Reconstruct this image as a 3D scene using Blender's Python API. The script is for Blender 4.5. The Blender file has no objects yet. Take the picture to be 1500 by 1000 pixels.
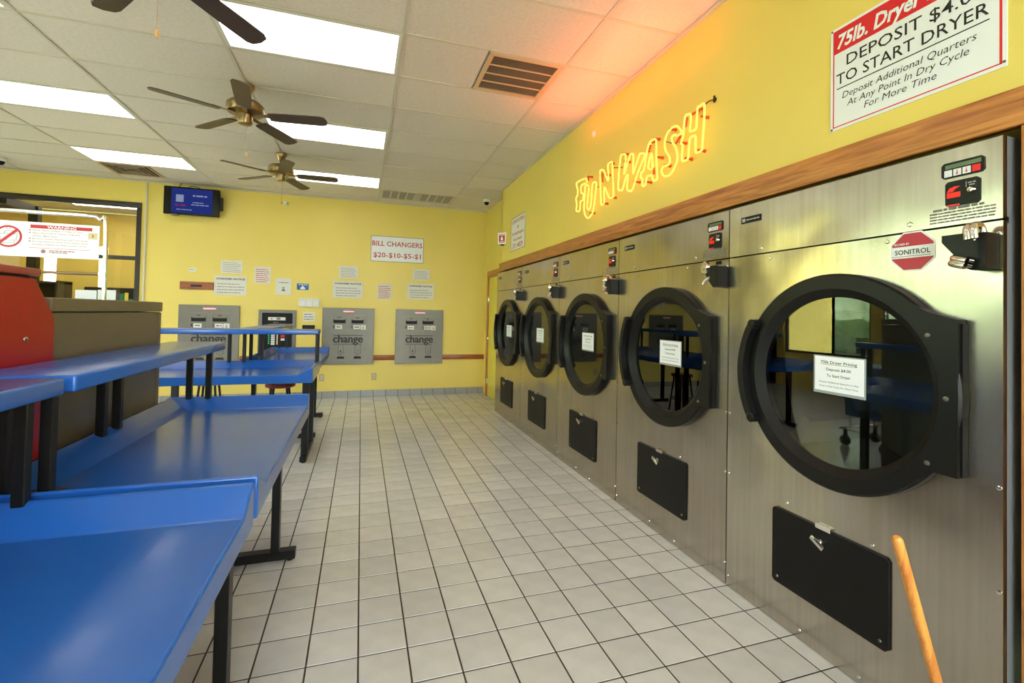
import bpy, bmesh, math, random
from mathutils import Vector, Matrix
random.seed(7)
scene = bpy.context.scene
COL = scene.collection
PI = math.pi

# ------------------------------------------------------------------ camera
F_PX = 681.07
CPX, CPY = 747.41, 446.69           # principal point in the 1500x1000 frame
CAM = Vector((-0.0248, -2.1051, 1.4764))
YAW, PITCH, ROLL = 0.30971, 0.01914, 0.02063
def cam_axes():
    cy, sy, cp, sp = math.cos(YAW), math.sin(YAW), math.cos(PITCH), math.sin(PITCH)
    f = Vector((sy*cp, cy*cp, sp)); r = Vector((cy, -sy, 0)); u = r.cross(f)
    cr, sr = math.cos(ROLL), math.sin(ROLL)
    return r*cr + u*sr, u*cr - r*sr, f
CR, CU, CF = cam_axes()
def bp(u, v, ax, val):
    """photo pixel -> world point on the plane ax = val"""
    d = CR*((u-CPX)/F_PX) + CU*((CPY-v)/F_PX) + CF
    i = 'xyz'.index(ax); t = (val - CAM[i])/d[i]
    return CAM + d*t
def pj(p):
    d = Vector(p) - CAM; z = d.dot(CF)
    return (CPX + F_PX*d.dot(CR)/z, CPY - F_PX*d.dot(CU)/z, z)
cd = bpy.data.cameras.new('camera'); cam = bpy.data.objects.new('camera', cd); COL.objects.link(cam)
m = Matrix.Identity(4)
for i, a in enumerate((CR, CU, -CF)):
    for j in range(3): m[j][i] = a[j]
m.translation = CAM
cam.matrix_world = m
cd.sensor_width = 36; cd.lens = F_PX*36/1500
cd.shift_x = (750-CPX)/1500; cd.shift_y = -(500-CPY)/1500
cd.clip_start = 0.02; cd.clip_end = 200
scene.camera = cam

# ------------------------------------------------------------------ world and exposure
vs = scene.view_settings
vs.view_transform = 'Standard'; vs.look = 'None'; vs.gamma = 1.0; vs.use_curve_mapping = False
vs.exposure = 0.12
SKY, LAMP, NEON, SUN = 16.0, 3.1, 2.6, 14.0
w = bpy.data.worlds.new('world'); scene.world = w; w.use_nodes = True
bg = w.node_tree.nodes['Background']; bg.inputs[0].default_value = (0.82, 0.92, 1.0, 1); bg.inputs[1].default_value = SKY

sl = bpy.data.lights.new('sun', 'SUN'); sl.energy = SUN; sl.angle = .02; sl.color = (1, .95, .88)
sun = bpy.data.objects.new('sun', sl); COL.objects.link(sun); sun.rotation_euler = Vector((-.62, .25, -.85)).to_track_quat('-Z', 'Y').to_euler()

# ------------------------------------------------------------------ constants of the room (metres)
T = 0.206607                         # floor tile pitch
H = 3.387                            # ceiling
XD, XW, XR = 1.94, 2.0, 2.17         # dryer fronts, dryer wall, recessed wall by the door
YB = 6.31                            # back wall
XL, YF, XO = -5.3, -3.8, -7.0                  # left wall, front wall behind the camera
GX, GY, GS = 0.2076, 1.1375, 0.6096  # ceiling grid

# ------------------------------------------------------------------ materials
MATS = {}
def principled(name):
    mt = bpy.data.materials.new(name); mt.use_nodes = True
    return mt, mt.node_tree, mt.node_tree.nodes['Principled BSDF']
def lin(c):
    return tuple((x/12.92 if x <= .04045 else ((x+.055)/1.055)**2.4) for x in [v/255 for v in c]) + (1,)
def mat(name, rgb, rough=.5, metal=0, coat=0, noise=None, bump=None, spec=.5, emit=None, island=0, alpha=None):
    """rgb in 0-255 sRGB. noise=(scale, amount, stretch) colour variation; bump=(scale, strength, stretch)"""
    mt, nt, b = principled(name); N, L = nt.nodes, nt.links
    c = lin(rgb)
    b.inputs['Base Color'].default_value = c; b.inputs['Roughness'].default_value = rough
    b.inputs['Metallic'].default_value = metal; b.inputs['Coat Weight'].default_value = coat
    b.inputs['Coat Roughness'].default_value = .06
    b.inputs['Specular IOR Level'].default_value = spec
    tc = N.new('ShaderNodeTexCoord')
    def tex(scale, stretch, detail=4):
        mp = N.new('ShaderNodeMapping'); mp.inputs['Scale'].default_value = stretch
        L.new(tc.outputs['Object'], mp.inputs[0])
        n = N.new('ShaderNodeTexNoise'); n.inputs['Scale'].default_value = scale; n.inputs['Detail'].default_value = detail
        L.new(mp.outputs[0], n.inputs['Vector']); return n
    last = None
    if noise or island:
        hsv = N.new('ShaderNodeHueSaturation'); hsv.inputs['Color'].default_value = c
        if noise:
            n = tex(noise[0], noise[2] if len(noise) > 2 else (1, 1, 1))
            mr = N.new('ShaderNodeMapRange'); mr.inputs[1].default_value = .3; mr.inputs[2].default_value = .7
            mr.inputs[3].default_value = 1-noise[1]; mr.inputs[4].default_value = 1+noise[1]*.5
            L.new(n.outputs[0], mr.inputs[0]); last = mr.outputs[0]
        if island:
            g = N.new('ShaderNodeNewGeometry'); mr2 = N.new('ShaderNodeMapRange')
            mr2.inputs[3].default_value = 1-island; mr2.inputs[4].default_value = 1+island*.5
            oi = N.new('ShaderNodeObjectInfo'); add = N.new('ShaderNodeMath'); add.operation = 'ADD'
            L.new(g.outputs['Random Per Island'], add.inputs[0]); L.new(oi.outputs['Random'], add.inputs[1])
            fr = N.new('ShaderNodeMath'); fr.operation = 'FRACT'; L.new(add.outputs[0], fr.inputs[0])
            L.new(fr.outputs[0], mr2.inputs[0])
            if last is None: last = mr2.outputs[0]
            else:
                mu = N.new('ShaderNodeMath'); mu.operation = 'MULTIPLY'; L.new(last, mu.inputs[0]); L.new(mr2.outputs[0], mu.inputs[1]); last = mu.outputs[0]
        L.new(last, hsv.inputs['Value']); L.new(hsv.outputs[0], b.inputs['Base Color'])
    if bump:
        n = tex(bump[0], bump[2] if len(bump) > 2 else (1, 1, 1), 3)
        bn = N.new('ShaderNodeBump'); bn.inputs['Strength'].default_value = bump[1]; bn.inputs['Distance'].default_value = bump[3] if len(bump) > 3 else .01
        L.new(n.outputs[0], bn.inputs['Height']); L.new(bn.outputs[0], b.inputs['Normal'])
    if emit:
        b.inputs['Emission Color'].default_value = lin(emit[0]); b.inputs['Emission Strength'].default_value = emit[1]
    MATS[name] = mt
    return mt
def wood(name, c1, c2, axis):
    mt, nt, b = principled(name); N, L = nt.nodes, nt.links
    tc = N.new('ShaderNodeTexCoord'); mp = N.new('ShaderNodeMapping')
    s = [14.0, 14.0, 14.0]; s['xyz'.index(axis)] = 0.9
    mp.inputs['Scale'].default_value = s; L.new(tc.outputs['Object'], mp.inputs[0])
    n = N.new('ShaderNodeTexNoise'); n.inputs['Scale'].default_value = 2.2; n.inputs['Detail'].default_value = 6; n.inputs['Distortion'].default_value = 1.2
    L.new(mp.outputs[0], n.inputs['Vector'])
    mp2 = N.new('ShaderNodeMapping'); s2 = [120.0]*3; s2['xyz'.index(axis)] = 5.0
    mp2.inputs['Scale'].default_value = s2; L.new(tc.outputs['Object'], mp2.inputs[0])
    n2 = N.new('ShaderNodeTexNoise'); n2.inputs['Scale'].default_value = 1.5; n2.inputs['Detail'].default_value = 2; L.new(mp2.outputs[0], n2.inputs['Vector'])
    mx = N.new('ShaderNodeMath'); mx.operation = 'MULTIPLY_ADD'; mx.inputs[1].default_value = .35
    L.new(n2.outputs[0], mx.inputs[0]); L.new(n.outputs[0], mx.inputs[2])
    cr = N.new('ShaderNodeValToRGB'); cr.color_ramp.elements[0].position = .5; cr.color_ramp.elements[0].color = lin(c2)
    cr.color_ramp.elements[1].position = .78; cr.color_ramp.elements[1].color = lin(c1)
    L.new(mx.outputs[0], cr.inputs[0]); L.new(cr.outputs[0], b.inputs['Base Color'])
    b.inputs['Roughness'].default_value = .38
    MATS[name] = mt; return mt
def glass(name, tint, extra=.04, rough=0.0):
    mt = bpy.data.materials.new(name); mt.use_nodes = True; nt = mt.node_tree; N, L = nt.nodes, nt.links
    N.remove(N['Principled BSDF']); o = N['Material Output']
    t = N.new('ShaderNodeBsdfTransparent'); t.inputs[0].default_value = tint + (1,)
    g = N.new('ShaderNodeBsdfGlossy'); g.inputs['Roughness'].default_value = rough; g.inputs[0].default_value = (1, 1, 1, 1)
    fr = N.new('ShaderNodeFresnel'); fr.inputs[0].default_value = 1.5
    ad = N.new('ShaderNodeMath'); ad.operation = 'ADD'; ad.inputs[1].default_value = extra; ad.use_clamp = True
    L.new(fr.outputs[0], ad.inputs[0])
    mx = N.new('ShaderNodeMixShader'); L.new(ad.outputs[0], mx.inputs[0]); L.new(t.outputs[0], mx.inputs[1]); L.new(g.outputs[0], mx.inputs[2])
    L.new(mx.outputs[0], o.inputs[0]); MATS[name] = mt; return mt
def emission(name, rgb, strength):
    mt = bpy.data.materials.new(name); mt.use_nodes = True; nt = mt.node_tree; N, L = nt.nodes, nt.links
    N.remove(N['Principled BSDF']); e = N.new('ShaderNodeEmission'); e.inputs[0].default_value = rgb + (1,); e.inputs[1].default_value = strength
    L.new(e.outputs[0], N['Material Output'].inputs[0]); MATS[name] = mt; return mt
def steel_mat():
    mt, nt, b = principled('stainless'); N, L = nt.nodes, nt.links
    b.inputs['Metallic'].default_value = 1
    tc = N.new('ShaderNodeTexCoord')
    def tex(scale, st, det=3):
        mp = N.new('ShaderNodeMapping'); mp.inputs['Scale'].default_value = st; L.new(tc.outputs['Object'], mp.inputs[0])
        n = N.new('ShaderNodeTexNoise'); n.inputs['Scale'].default_value = scale; n.inputs['Detail'].default_value = det
        L.new(mp.outputs[0], n.inputs['Vector']); return n
    st = tex(60, (1, 1, .02), 2); sm = tex(2.5, (1, 1, .6), 1)
    mr = N.new('ShaderNodeMapRange'); mr.inputs[1].default_value = .3; mr.inputs[2].default_value = .7; mr.inputs[3].default_value = .19; mr.inputs[4].default_value = .27
    L.new(sm.outputs[0], mr.inputs[0]); L.new(mr.outputs[0], b.inputs['Roughness'])
    cr = N.new('ShaderNodeValToRGB'); cr.color_ramp.elements[0].position = .3; cr.color_ramp.elements[1].position = .7
    cr.color_ramp.elements[0].color = lin((176, 168, 156)); cr.color_ramp.elements[1].color = lin((196, 190, 180))
    ad = N.new('ShaderNodeMath'); ad.operation = 'MULTIPLY_ADD'; ad.inputs[1].default_value = .5; ad.inputs[2].default_value = 0
    L.new(st.outputs[0], ad.inputs[0])
    ad2 = N.new('ShaderNodeMath'); ad2.operation = 'MULTIPLY_ADD'; ad2.inputs[1].default_value = .5; L.new(sm.outputs[0], ad2.inputs[0]); L.new(ad.outputs[0], ad2.inputs[2])
    L.new(ad2.outputs[0], cr.inputs[0]); L.new(cr.outputs[0], b.inputs['Base Color'])
    wv = tex(2.3, (1, 1, 1), 1)
    b1 = N.new('ShaderNodeBump'); b1.inputs['Strength'].default_value = .35; b1.inputs['Distance'].default_value = .05; L.new(wv.outputs[0], b1.inputs['Height'])
    L.new(b1.outputs[0], b.inputs['Normal'])
    MATS['stainless'] = mt
steel_mat()
mat('yellow', (236, 211, 104), .4, noise=(1.2, .04), bump=(60, .06))
mat('yellow_door', (232, 214, 84), .35)
mat('tile', (202, 199, 192), .22, noise=(7, .10), bump=(14, .05), island=.09)
mat('grout', (62, 48, 38), .9, noise=(20, .2))
mat('base_tile', (158, 156, 152), .3, noise=(14, .08), island=.05)
mat('ceiling_tile', (228, 217, 203), .9, noise=(40, .07), bump=(220, .5, (1, 1, 1), .004), island=.08)
mat('tee', (208, 200, 180), .5)
mat('blue', (36, 94, 178), .24, coat=.12, noise=(2, .06), bump=(5, .04))
mat('black', (15, 14, 13), .38, spec=.3)
mat('black_rough', (15, 14, 13), .5, spec=.25)
mat('dark', (38, 36, 34), .6)
mat('brown_metal', (112, 100, 78), .34, metal=.1, noise=(5, .08))
mat('red', (158, 10, 24), .3, coat=.1, noise=(3, .06))
mat('chrome', (225, 222, 215), .12, metal=1)
mat('brass', (150, 128, 92), .28, metal=1)
mat('white', (232, 230, 226), .45)
mat('paper', (226, 222, 212), .6)
mat('lamp_white', (220, 216, 205), .5)
mat('print_red', (196, 38, 42), .5)
mat('sign_red', (222, 28, 34), .4)
mat('print_black', (26, 24, 24), .5)
mat('print_grey', (120, 116, 112), .6)
mat('print_pale', (168, 162, 156), .6)
mat('print_brown', (166, 120, 112), .6)
mat('sticker_red', (184, 26, 56), .35)
mat('sign_white', (236, 238, 240), .35)
mat('drum', (176, 176, 172), .5, metal=.3)
mat('dull_steel', (116, 111, 100), .42, metal=.85, noise=(6, .06))
mat('grey_metal', (120, 122, 124), .5, metal=.4)
mat('lcd', (96, 116, 84), .3)
mat('button_white', (226, 226, 230), .3)
mat('coin_red', (232, 28, 20), .3, emit=((232, 28, 20), .25))
mat('outlet', (190, 170, 140), .4)
mat('blade', (74, 56, 44), .4, noise=(6, .15))
mat('knob_wood', (214, 160, 96), .4)
mat('sign_blue', (40, 96, 170), .4)
mat('seat_red', (120, 20, 26), .4)
mat('clear_sleeve', (150, 156, 152), .2)
mat('conduit', (206, 200, 176), .4)
mat('frame_dark', (48, 38, 30), .4)
mat('vent_dark', (150, 132, 112), .6)
mat('vent_frame', (214, 184, 146), .5)
mat('vent_grey', (180, 174, 164), .6)
mat('tan', (214, 196, 148), .5)
mat('basket', (70, 110, 170), .5)
mat('grass', (120, 140, 92), .9, noise=(3, .3))
mat('leaf', (160, 178, 132), .8, noise=(2.5, .4))
mat('concrete', (196, 190, 180), .9, noise=(8, .1))
mat('red_glass', (110, 30, 34), .2)
wood('oak_y', (194, 126, 60), (150, 86, 38), 'y')
wood('oak_z', (200, 134, 68), (156, 90, 42), 'z')
wood('oak_x', (168, 92, 38), (126, 62, 22), 'x')
wood('dowel', (206, 138, 62), (170, 98, 36), 'z')
glass('window_glass', (.95, .96, .95), .0)
glass('door_glass', (.55, .57, .57), .02)
emission('lamp_office', (1.0, .965, .87), 8.0)
emission('lamp', (1.0, .965, .87), LAMP)
emission('neon', (1.0, .60, .08), NEON)
emission('screen_blue', (.035, .06, .36), .45)
emission('screen_white', (.42, .5, .75), .5)
emission('screen_red', (.32, .05, .16), .5)
emission('led_green', (.05, .6, .2), .8)
emission('arcade_yellow', (.9, .75, .1), .7)
emission('arcade_green', (.08, .3, .12), .6)
emission('arcade_red', (.5, .1, .08), .6)
MATS['neon_red'] = mat('neon_red_', (214, 74, 40), .4)

# ------------------------------------------------------------------ builders
WORLD = {}                           # object name -> world origin
def finish(bm, name, smooth=True, angle=.6):
    bmesh.ops.recalc_face_normals(bm, faces=bm.faces)
    me = bpy.data.meshes.new(name); bm.to_mesh(me); bm.free()
    if smooth:
        me.polygons.foreach_set('use_smooth', [True]*len(me.polygons)); me.set_sharp_from_angle(angle=angle)
    return me
def obj(name, bm, material, parent=None, xf=None, origin=None, smooth=True, angle=.6, normals=True):
    """bm in world coordinates (after xf); becomes one mesh object with its origin at the bottom centre"""
    if xf is not None: bmesh.ops.transform(bm, matrix=xf, verts=bm.verts)
    if origin is None:
        xs = [v.co.x for v in bm.verts]; ys = [v.co.y for v in bm.verts]; zs = [v.co.z for v in bm.verts]
        origin = Vector(((min(xs)+max(xs))/2, (min(ys)+max(ys))/2, min(zs)))
    origin = Vector(origin)
    bmesh.ops.translate(bm, vec=-origin, verts=bm.verts)
    me = finish(bm, name, smooth, angle); me.materials.append(MATS[material])
    o = bpy.data.objects.new(name, me); COL.objects.link(o)
    if parent is not None:
        o.parent = parent; o.location = origin - WORLD[parent.name]
    else: o.location = origin
    WORLD[o.name] = origin
    return o
def tag(o, label=None, cat=None, group=None, kind=None):
    if label: o['label'] = label
    if cat: o['category'] = cat
    if group: o['group'] = group
    if kind: o['kind'] = kind
    return o
def thing(name, label, cat, loc, group=None):
    o = bpy.data.objects.new(name, None); COL.objects.link(o); o.location = loc; o.empty_display_size = .1
    WORLD[o.name] = Vector(loc)
    return tag(o, label, cat, group)
def struct(name, bm, material, label, parent=None, **k):
    o = obj(name, bm, material, parent, **k); tag(o, label, kind='structure'); return o
def B(): return bmesh.new()
def box(bm, lo, hi, bev=0, seg=2, xf=None):
    x0, y0, z0 = [min(a, b) for a, b in zip(lo, hi)]; x1, y1, z1 = [max(a, b) for a, b in zip(lo, hi)]
    vs_ = [bm.verts.new(p) for p in ((x0,y0,z0),(x1,y0,z0),(x1,y1,z0),(x0,y1,z0),(x0,y0,z1),(x1,y0,z1),(x1,y1,z1),(x0,y1,z1))]
    fs = [bm.faces.new([vs_[i] for i in f]) for f in ((0,3,2,1),(4,5,6,7),(0,1,5,4),(1,2,6,5),(2,3,7,6),(3,0,4,7))]
    if bev:
        es = list({e for f in fs for e in f.edges})
        r = bmesh.ops.bevel(bm, geom=es, offset=bev, segments=seg, affect='EDGES', profile=.5)
        vs_ = list({v for f in r['faces'] for v in f.verts} | {v for v in vs_ if v.is_valid})
    if xf is not None: bmesh.ops.transform(bm, matrix=xf, verts=[v for v in vs_ if v.is_valid])
    return bm
def prism(bm, pts, off):
    """closed polygon pts (3-D) swept along off"""
    off = Vector(off); a = [bm.verts.new(p) for p in pts]; b_ = [bm.verts.new(Vector(p)+off) for p in pts]
    n = len(pts); bm.faces.new(a); bm.faces.new(b_[::-1])
    for i in range(n): bm.faces.new((a[i], b_[i], b_[(i+1) % n], a[(i+1) % n]))
    return bm
def basis(d):
    d = Vector(d).normalized(); up = Vector((0, 0, 1)) if abs(d.z) < .95 else Vector((1, 0, 0))
    a = d.cross(up).normalized(); return a, d.cross(a).normalized(), d
def tube(bm, pts, r, seg=10, closed=False, cap=True):
    pts = [Vector(p) for p in pts]; n = len(pts); rings = []
    rr = r if isinstance(r, (list, tuple)) else [r]*n
    prev = None
    for i, p in enumerate(pts):
        if closed: d = pts[(i+1) % n]-pts[i-1]
        else: d = pts[min(i+1, n-1)]-pts[max(i-1, 0)]
        d.normalize()
        if prev is None: a, c, _ = basis(d)
        else:
            a = prev - d*prev.dot(d)
            if a.length < 1e-6: a, c, _ = basis(d)
            a.normalize(); c = d.cross(a)
        prev = a
        rings.append([bm.verts.new(p + (a*math.cos(t)+c*math.sin(t))*rr[i]) for t in [2*PI*k/seg for k in range(seg)]])
    for i in range(n if closed else n-1):
        A, C_ = rings[i], rings[(i+1) % n]
        for k in range(seg): bm.faces.new((A[k], A[(k+1) % seg], C_[(k+1) % seg], C_[k]))
    if cap and not closed: bm.faces.new(rings[0][::-1]); bm.faces.new(rings[-1])
    return bm
def lathe(bm, prof, o, axis=(0, 0, 1), seg=24):
    """prof: list of (radius, height along axis) from o"""
    a, c, d = basis(axis); o = Vector(o); rings = []
    for r, h in prof:
        if r < 1e-6: rings.append([bm.verts.new(o+d*h)])
        else: rings.append([bm.verts.new(o+d*h+(a*math.cos(t)+c*math.sin(t))*r) for t in [2*PI*k/seg for k in range(seg)]])
    for A, C_ in zip(rings, rings[1:]):
        if len(A) == 1 and len(C_) == 1: continue
        for k in range(seg):
            k2 = (k+1) % seg
            if len(A) == 1: bm.faces.new((A[0], C_[k2], C_[k]))
            elif len(C_) == 1: bm.faces.new((A[k], A[k2], C_[0]))
            else: bm.faces.new((A[k], A[k2], C_[k2], C_[k]))
    if len(rings[0]) > 1: bm.faces.new(rings[0][::-1])
    if len(rings[-1]) > 1: bm.faces.new(rings[-1])
    return bm
def smooth_path(pts, n=5, closed=False):
    pts = [Vector(p) for p in pts]; N_ = len(pts); out = []
    for i in range(N_ if closed else N_-1):
        g = lambda k: pts[k % N_] if closed else pts[max(0, min(N_-1, k))]
        p0, p1, p2, p3 = g(i-1), g(i), g(i+1), g(i+2)
        for s in range(n):
            t = s/n
            out.append(.5*((2*p1)+(p2-p0)*t+(2*p0-5*p1+4*p2-p3)*t*t+(3*p1-p0-3*p2+p3)*t**3))
    if not closed: out.append(pts[-1])
    return out
# ---- a flat frame on a surface: u to the right, v up, n out of the surface
class Frame:
    def __init__(s, o, u, v):
        s.o = Vector(o); s.u = Vector(u).normalized(); s.v = Vector(v).normalized(); s.n = s.u.cross(s.v)
    def p(s, u, v, n=0): return s.o + s.u*u + s.v*v + s.n*n
    def slab(s, bm, u0, v0, u1, v1, n0, n1):
        return prism(bm, [s.p(u0, v0, n0), s.p(u1, v0, n0), s.p(u1, v1, n0), s.p(u0, v1, n0)], s.n*(n1-n0))
    def poly(s, bm, pts, n0, n1):
        return prism(bm, [s.p(a, b_, n0) for a, b_ in pts], s.n*(n1-n0))
def back_frame(x0, z0, n=0): return Frame((x0, YB-n, z0), (1, 0, 0), (0, 0, 1))       # on the back wall, facing the camera
def right_frame(y0, z0, x): return Frame((x, y0, z0), (0, -1, 0), (0, 0, 1))            # on a wall facing -x
TXT = {}
def text_mesh(s, bold=0, shear=0):
    k = (s, bold, shear)
    if k not in TXT:
        cu = bpy.data.curves.new('t', 'FONT'); cu.body = s; cu.shear = shear; cu.offset = bold; cu.resolution_u = 2
        ob = bpy.data.objects.new('t', cu)
        me = bpy.data.meshes.new_from_object(ob)
        vs_ = [v.co.xy.copy() for v in me.vertices]; fs = [list(p.vertices) for p in me.polygons]
        bpy.data.objects.remove(ob); bpy.data.curves.remove(cu); bpy.data.meshes.remove(me)
        TXT[k] = (vs_, fs)
    return TXT[k]
def text(bm, fr, s, u, v, h, width=None, align='C', n=.0015, bold=.012, shear=0):
    """capitals about h tall; baseline at v; align about u; width squeezes the line"""
    vs_, fs = text_mesh(s, bold, shear)
    if not vs_: return bm
    x0 = min(p.x for p in vs_); x1 = max(p.x for p in vs_)
    sy = h/.73; sx = sy if width is None else width/(x1-x0)
    wd = (x1-x0)*sx; off = {'C': u-wd/2, 'L': u, 'R': u-wd}[align]
    vv = [bm.verts.new(fr.p(off+(p.x-x0)*sx, v+p.y*sy, n)) for p in vs_]
    for f in fs:
        try: bm.faces.new([vv[i] for i in f])
        except ValueError: pass
    return bm
def dashes(bm, fr, u0, u1, v, h, n=.0015, rnd=None, fill=1.0):
    """a line of print too small to read"""
    r = rnd or random; u = u0; end = u0+(u1-u0)*fill
    while u < end-.3*h:
        wd = r.uniform(1.2, 4.5)*h; e = min(u+wd, end)
        fr.slab(bm, u, v, e, v+h, n-.001, n); u = e+.6*h
    return bm
def rotz(loc, deg): return Matrix.Translation(Vector(loc)) @ Matrix.Rotation(math.radians(deg), 4, 'Z')

# ================================================================== THE SETTING
# ---- floor: grout bed with every tile as a piece
bm = B(); box(bm, (XL, YF, -.06), (XR+.02, YB, -.0012))
floor = struct('floor', bm, 'grout', 'pale glazed square floor tiles with dark grout lines', smooth=False)
def tile_geo(bm, x0, y0, x1, y1, g=.0034, z=0.0):
    x0 += g; y0 += g; x1 -= g; y1 -= g; i = .0008
    a = [bm.verts.new((x, y, z-.0016)) for x, y in ((x0,y0),(x1,y0),(x1,y1),(x0,y1))]
    c = [bm.verts.new((x, y, z)) for x, y in ((x0+i,y0+i),(x1-i,y0+i),(x1-i,y1-i),(x0+i,y1-i))]
    bm.faces.new(c)
    for k in range(4): bm.faces.new((a[k], a[(k+1) % 4], c[(k+1) % 4], c[k]))
cand, rest = [], []
for i in range(math.floor(XL/T), 11):
    for j in range(math.floor(YF/T), math.ceil(YB/T)):
        x0, x1, y0, y1 = max(i*T, XL), min((i+1)*T, XR), max(j*T, YF), min((j+1)*T, YB)
        if y0 < 4.70 and x1 > XD+.02: x1 = XD+.02
        if x1-x0 < .02 or y1-y0 < .02: continue
        full = abs(x1-x0-T) < 1e-4 and abs(y1-y0-T) < 1e-4
        vis = False; area = 0
        d = (Vector((x0, y0, 0))-CAM).dot(CF)
        if d > .3 and x0 > -.75:
            q = [pj((a, b_, 0)) for a, b_ in ((x0,y0),(x1,y0),(x1,y1),(x0,y1))]
            cx_, cy_ = sum(p[0] for p in q)/4, sum(p[1] for p in q)/4
            area = abs(sum(q[k][0]*q[(k+1)%4][1]-q[(k+1)%4][0]*q[k][1] for k in range(4)))/2
            vis = 0 < cx_ < 1500 and 0 < cy_ < 1010
        (cand if vis else rest).append((area, x0, y0, x1, y1, full))
cand.sort(reverse=True); rest += cand[300:]
bm = B(); tile_geo(bm, -T/2, -T/2, T/2, T/2); tile_me = finish(bm, 'floor_tile', False); tile_me.materials.append(MATS['tile'])
for a, x0, y0, x1, y1, full in cand[:300]:
    if full: me = tile_me
    else:
        bm = B(); wx, wy = (x1-x0)/2, (y1-y0)/2; tile_geo(bm, -wx, -wy, wx, wy); me = finish(bm, 'floor_tile', False); me.materials.append(MATS['tile'])
    o = bpy.data.objects.new('floor_tile', me); COL.objects.link(o); o.parent = floor
    o.location = Vector(((x0+x1)/2, (y0+y1)/2, 0)) - WORLD[floor.name]
bm = B()
for a, x0, y0, x1, y1, full in rest: tile_geo(bm, x0, y0, x1, y1)
tag(obj('floor_tile_field', bm, 'tile', floor, smooth=False), kind='stuff')

# ---- ceiling: tiles in a lay-in grid, lamps and vents in their bays
bm = B(); box(bm, (XL-.15, YF-.15, H+.02), (3.4, YB+3.5, H+.3)); box(bm, (XO-.15, YB, H+.02), (XL-.15, YB+3.5, H+.3))
ceiling = struct('ceiling', bm, 'ceiling_tile', 'off-white suspended ceiling of textured lay-in tiles', smooth=False)
cols = [GX+2*GS*a for a in range(-7, 4)]; rows = [GY+GS*k for k in range(-11, 10)]
LIGHTS = [(a, k) for a in (-1, -3) for k in (-6, -3, 0, 3, 6)]
VENT_BAYS = {(0, 0), (0, 7), (-3, 7)}
for a in range(-6, 3):
    for k in range(-10, 10):
        x0, x1 = max(GX+2*GS*a, XL), min(GX+2*GS*(a+1), XR); y0, y1 = max(GY+GS*k, YF), min(GY+GS*(k+1), YB)
        if x1-x0 < .03 or y1-y0 < .03 or (a, k) in LIGHTS: continue
        parts = [(x0, x1)]
        if (a, k) == (0, 0): parts = [(x0, x0+GS)]
        elif (a, k) == (0, 7): parts = []
        elif (a, k) == (-3, 7): parts = [(x0+GS, x1)]
        for xa, xb in parts:
            bm = B(); t = random.uniform(-.0015, .0015)
            box(bm, (xa+.004, y0+.004, H+.004+t), (xb-.004, y1-.004, H+.018)); obj('ceiling_tile', bm, 'ceiling_tile', ceiling, smooth=False)
for x in cols:
    if XL < x < XR: bm = B(); box(bm, (x-.012, YF, H-.003), (x+.012, YB, H+.003)); obj('grid_runner', bm, 'tee', ceiling, smooth=False)
for y in rows:
    if YF < y < YB: bm = B(); box(bm, (XL, y-.011, H-.002), (XR, y+.011, H+.004)); obj('grid_runner', bm, 'tee', ceiling, smooth=False)
bm = B(); box(bm, (XW-.02, YF, H-.02), (XW, 4.74, H-.001)); box(bm, (XL, YB-.02, H-.02), (XR, YB, H-.001)); obj('wall_angle', bm, 'tee', ceiling, smooth=False)

# ---- right wall: bulkhead over the dryers, wall beyond the jamb, recess by the door
Y5 = 4.712                                                          # far end of the dryer row
bm = B()
box(bm, (XW, -1.24, 2.12), (XW+.14, 4.74, H))                       # over the dryers
box(bm, (XW, YF, 0), (XW+.14, -1.24, H))
box(bm, (XW, 4.715, 0), (XR+.02, 4.74, H))                          # end of the bulkhead
box(bm, (XR, 4.74, 2.22), (XR+.14, YB, H)); box(bm, (XR, 6.06, 0), (XR+.14, YB, 2.22)); box(bm, (XR, 4.74, 0), (XR+.14, 4.96, 2.22)); box(bm, (XR+.05, 4.96, -.06), (XR+.14, 6.06, 2.22))  # last box: added unseen blocker against sunlight leaking under the door
wall_right = struct('wall_right', bm, 'yellow', 'bright yellow wall above the row of dryers', smooth=False)
bm = B(); box(bm, (2.86, -1.4, 0), (2.9, 4.8, H+.05)); box(bm, (XW+.13, -1.42, 0), (2.9, -1.40, H+.05)); box(bm, (XW+.13, 4.76, 0), (2.9, 4.8, H+.05))
struct('wall_dryer_room', bm, 'dark', 'dark service wall behind the dryers', smooth=False)
bm = B(); box(bm, (XW-.022, -1.30, 2.12), (XW+.02, 4.76, 2.245), .004)
struct('trim_1', bm, 'oak_y', 'long oak header board above the dryers', angle=.9)
bm = B(); box(bm, (XW-.02, -1.30, 0), (XW+.02, -1.188, 2.118), .004)
struct('trim_2', bm, 'oak_z', 'upright oak jamb board at the near end of the dryers', angle=.9)
bm = B(); box(bm, (XW+.02, -1.24, 0), (XW+.16, -1.20, 2.118)); struct('trim_3', bm, 'grey_metal', 'grey return behind the oak jamb', smooth=False)

# ---- door in the recess
bm = B(); box(bm, (XR-.012, 5.04, .006), (XR+.03, 5.975, 2.12), .003)
door = struct('door_1', bm, 'yellow_door', 'yellow flush door in an oak frame beside the last dryer')
bm = B(); box(bm, (XR-.03, 4.95, 2.125), (XR+.03, 6.07, 2.235), .004); obj('door_header', bm, 'oak_y', door)
for y0, y1 in ((5.98, 6.07), (4.95, 5.035)):
    bm = B(); box(bm, (XR-.03, y0, 0), (XR+.03, y1, 2.123), .004); obj('door_jamb', bm, 'oak_z', door)
for z in (1.72, 1.0, .27):
    bm = B(); box(bm, (XR-.022, 5.945, z-.05), (XR-.008, 5.985, z+.05), .002); tube(bm, [(XR-.026, 5.978, z-.05), (XR-.026, 5.978, z+.05)], .008); obj('hinge', bm, 'chrome', door)

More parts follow.
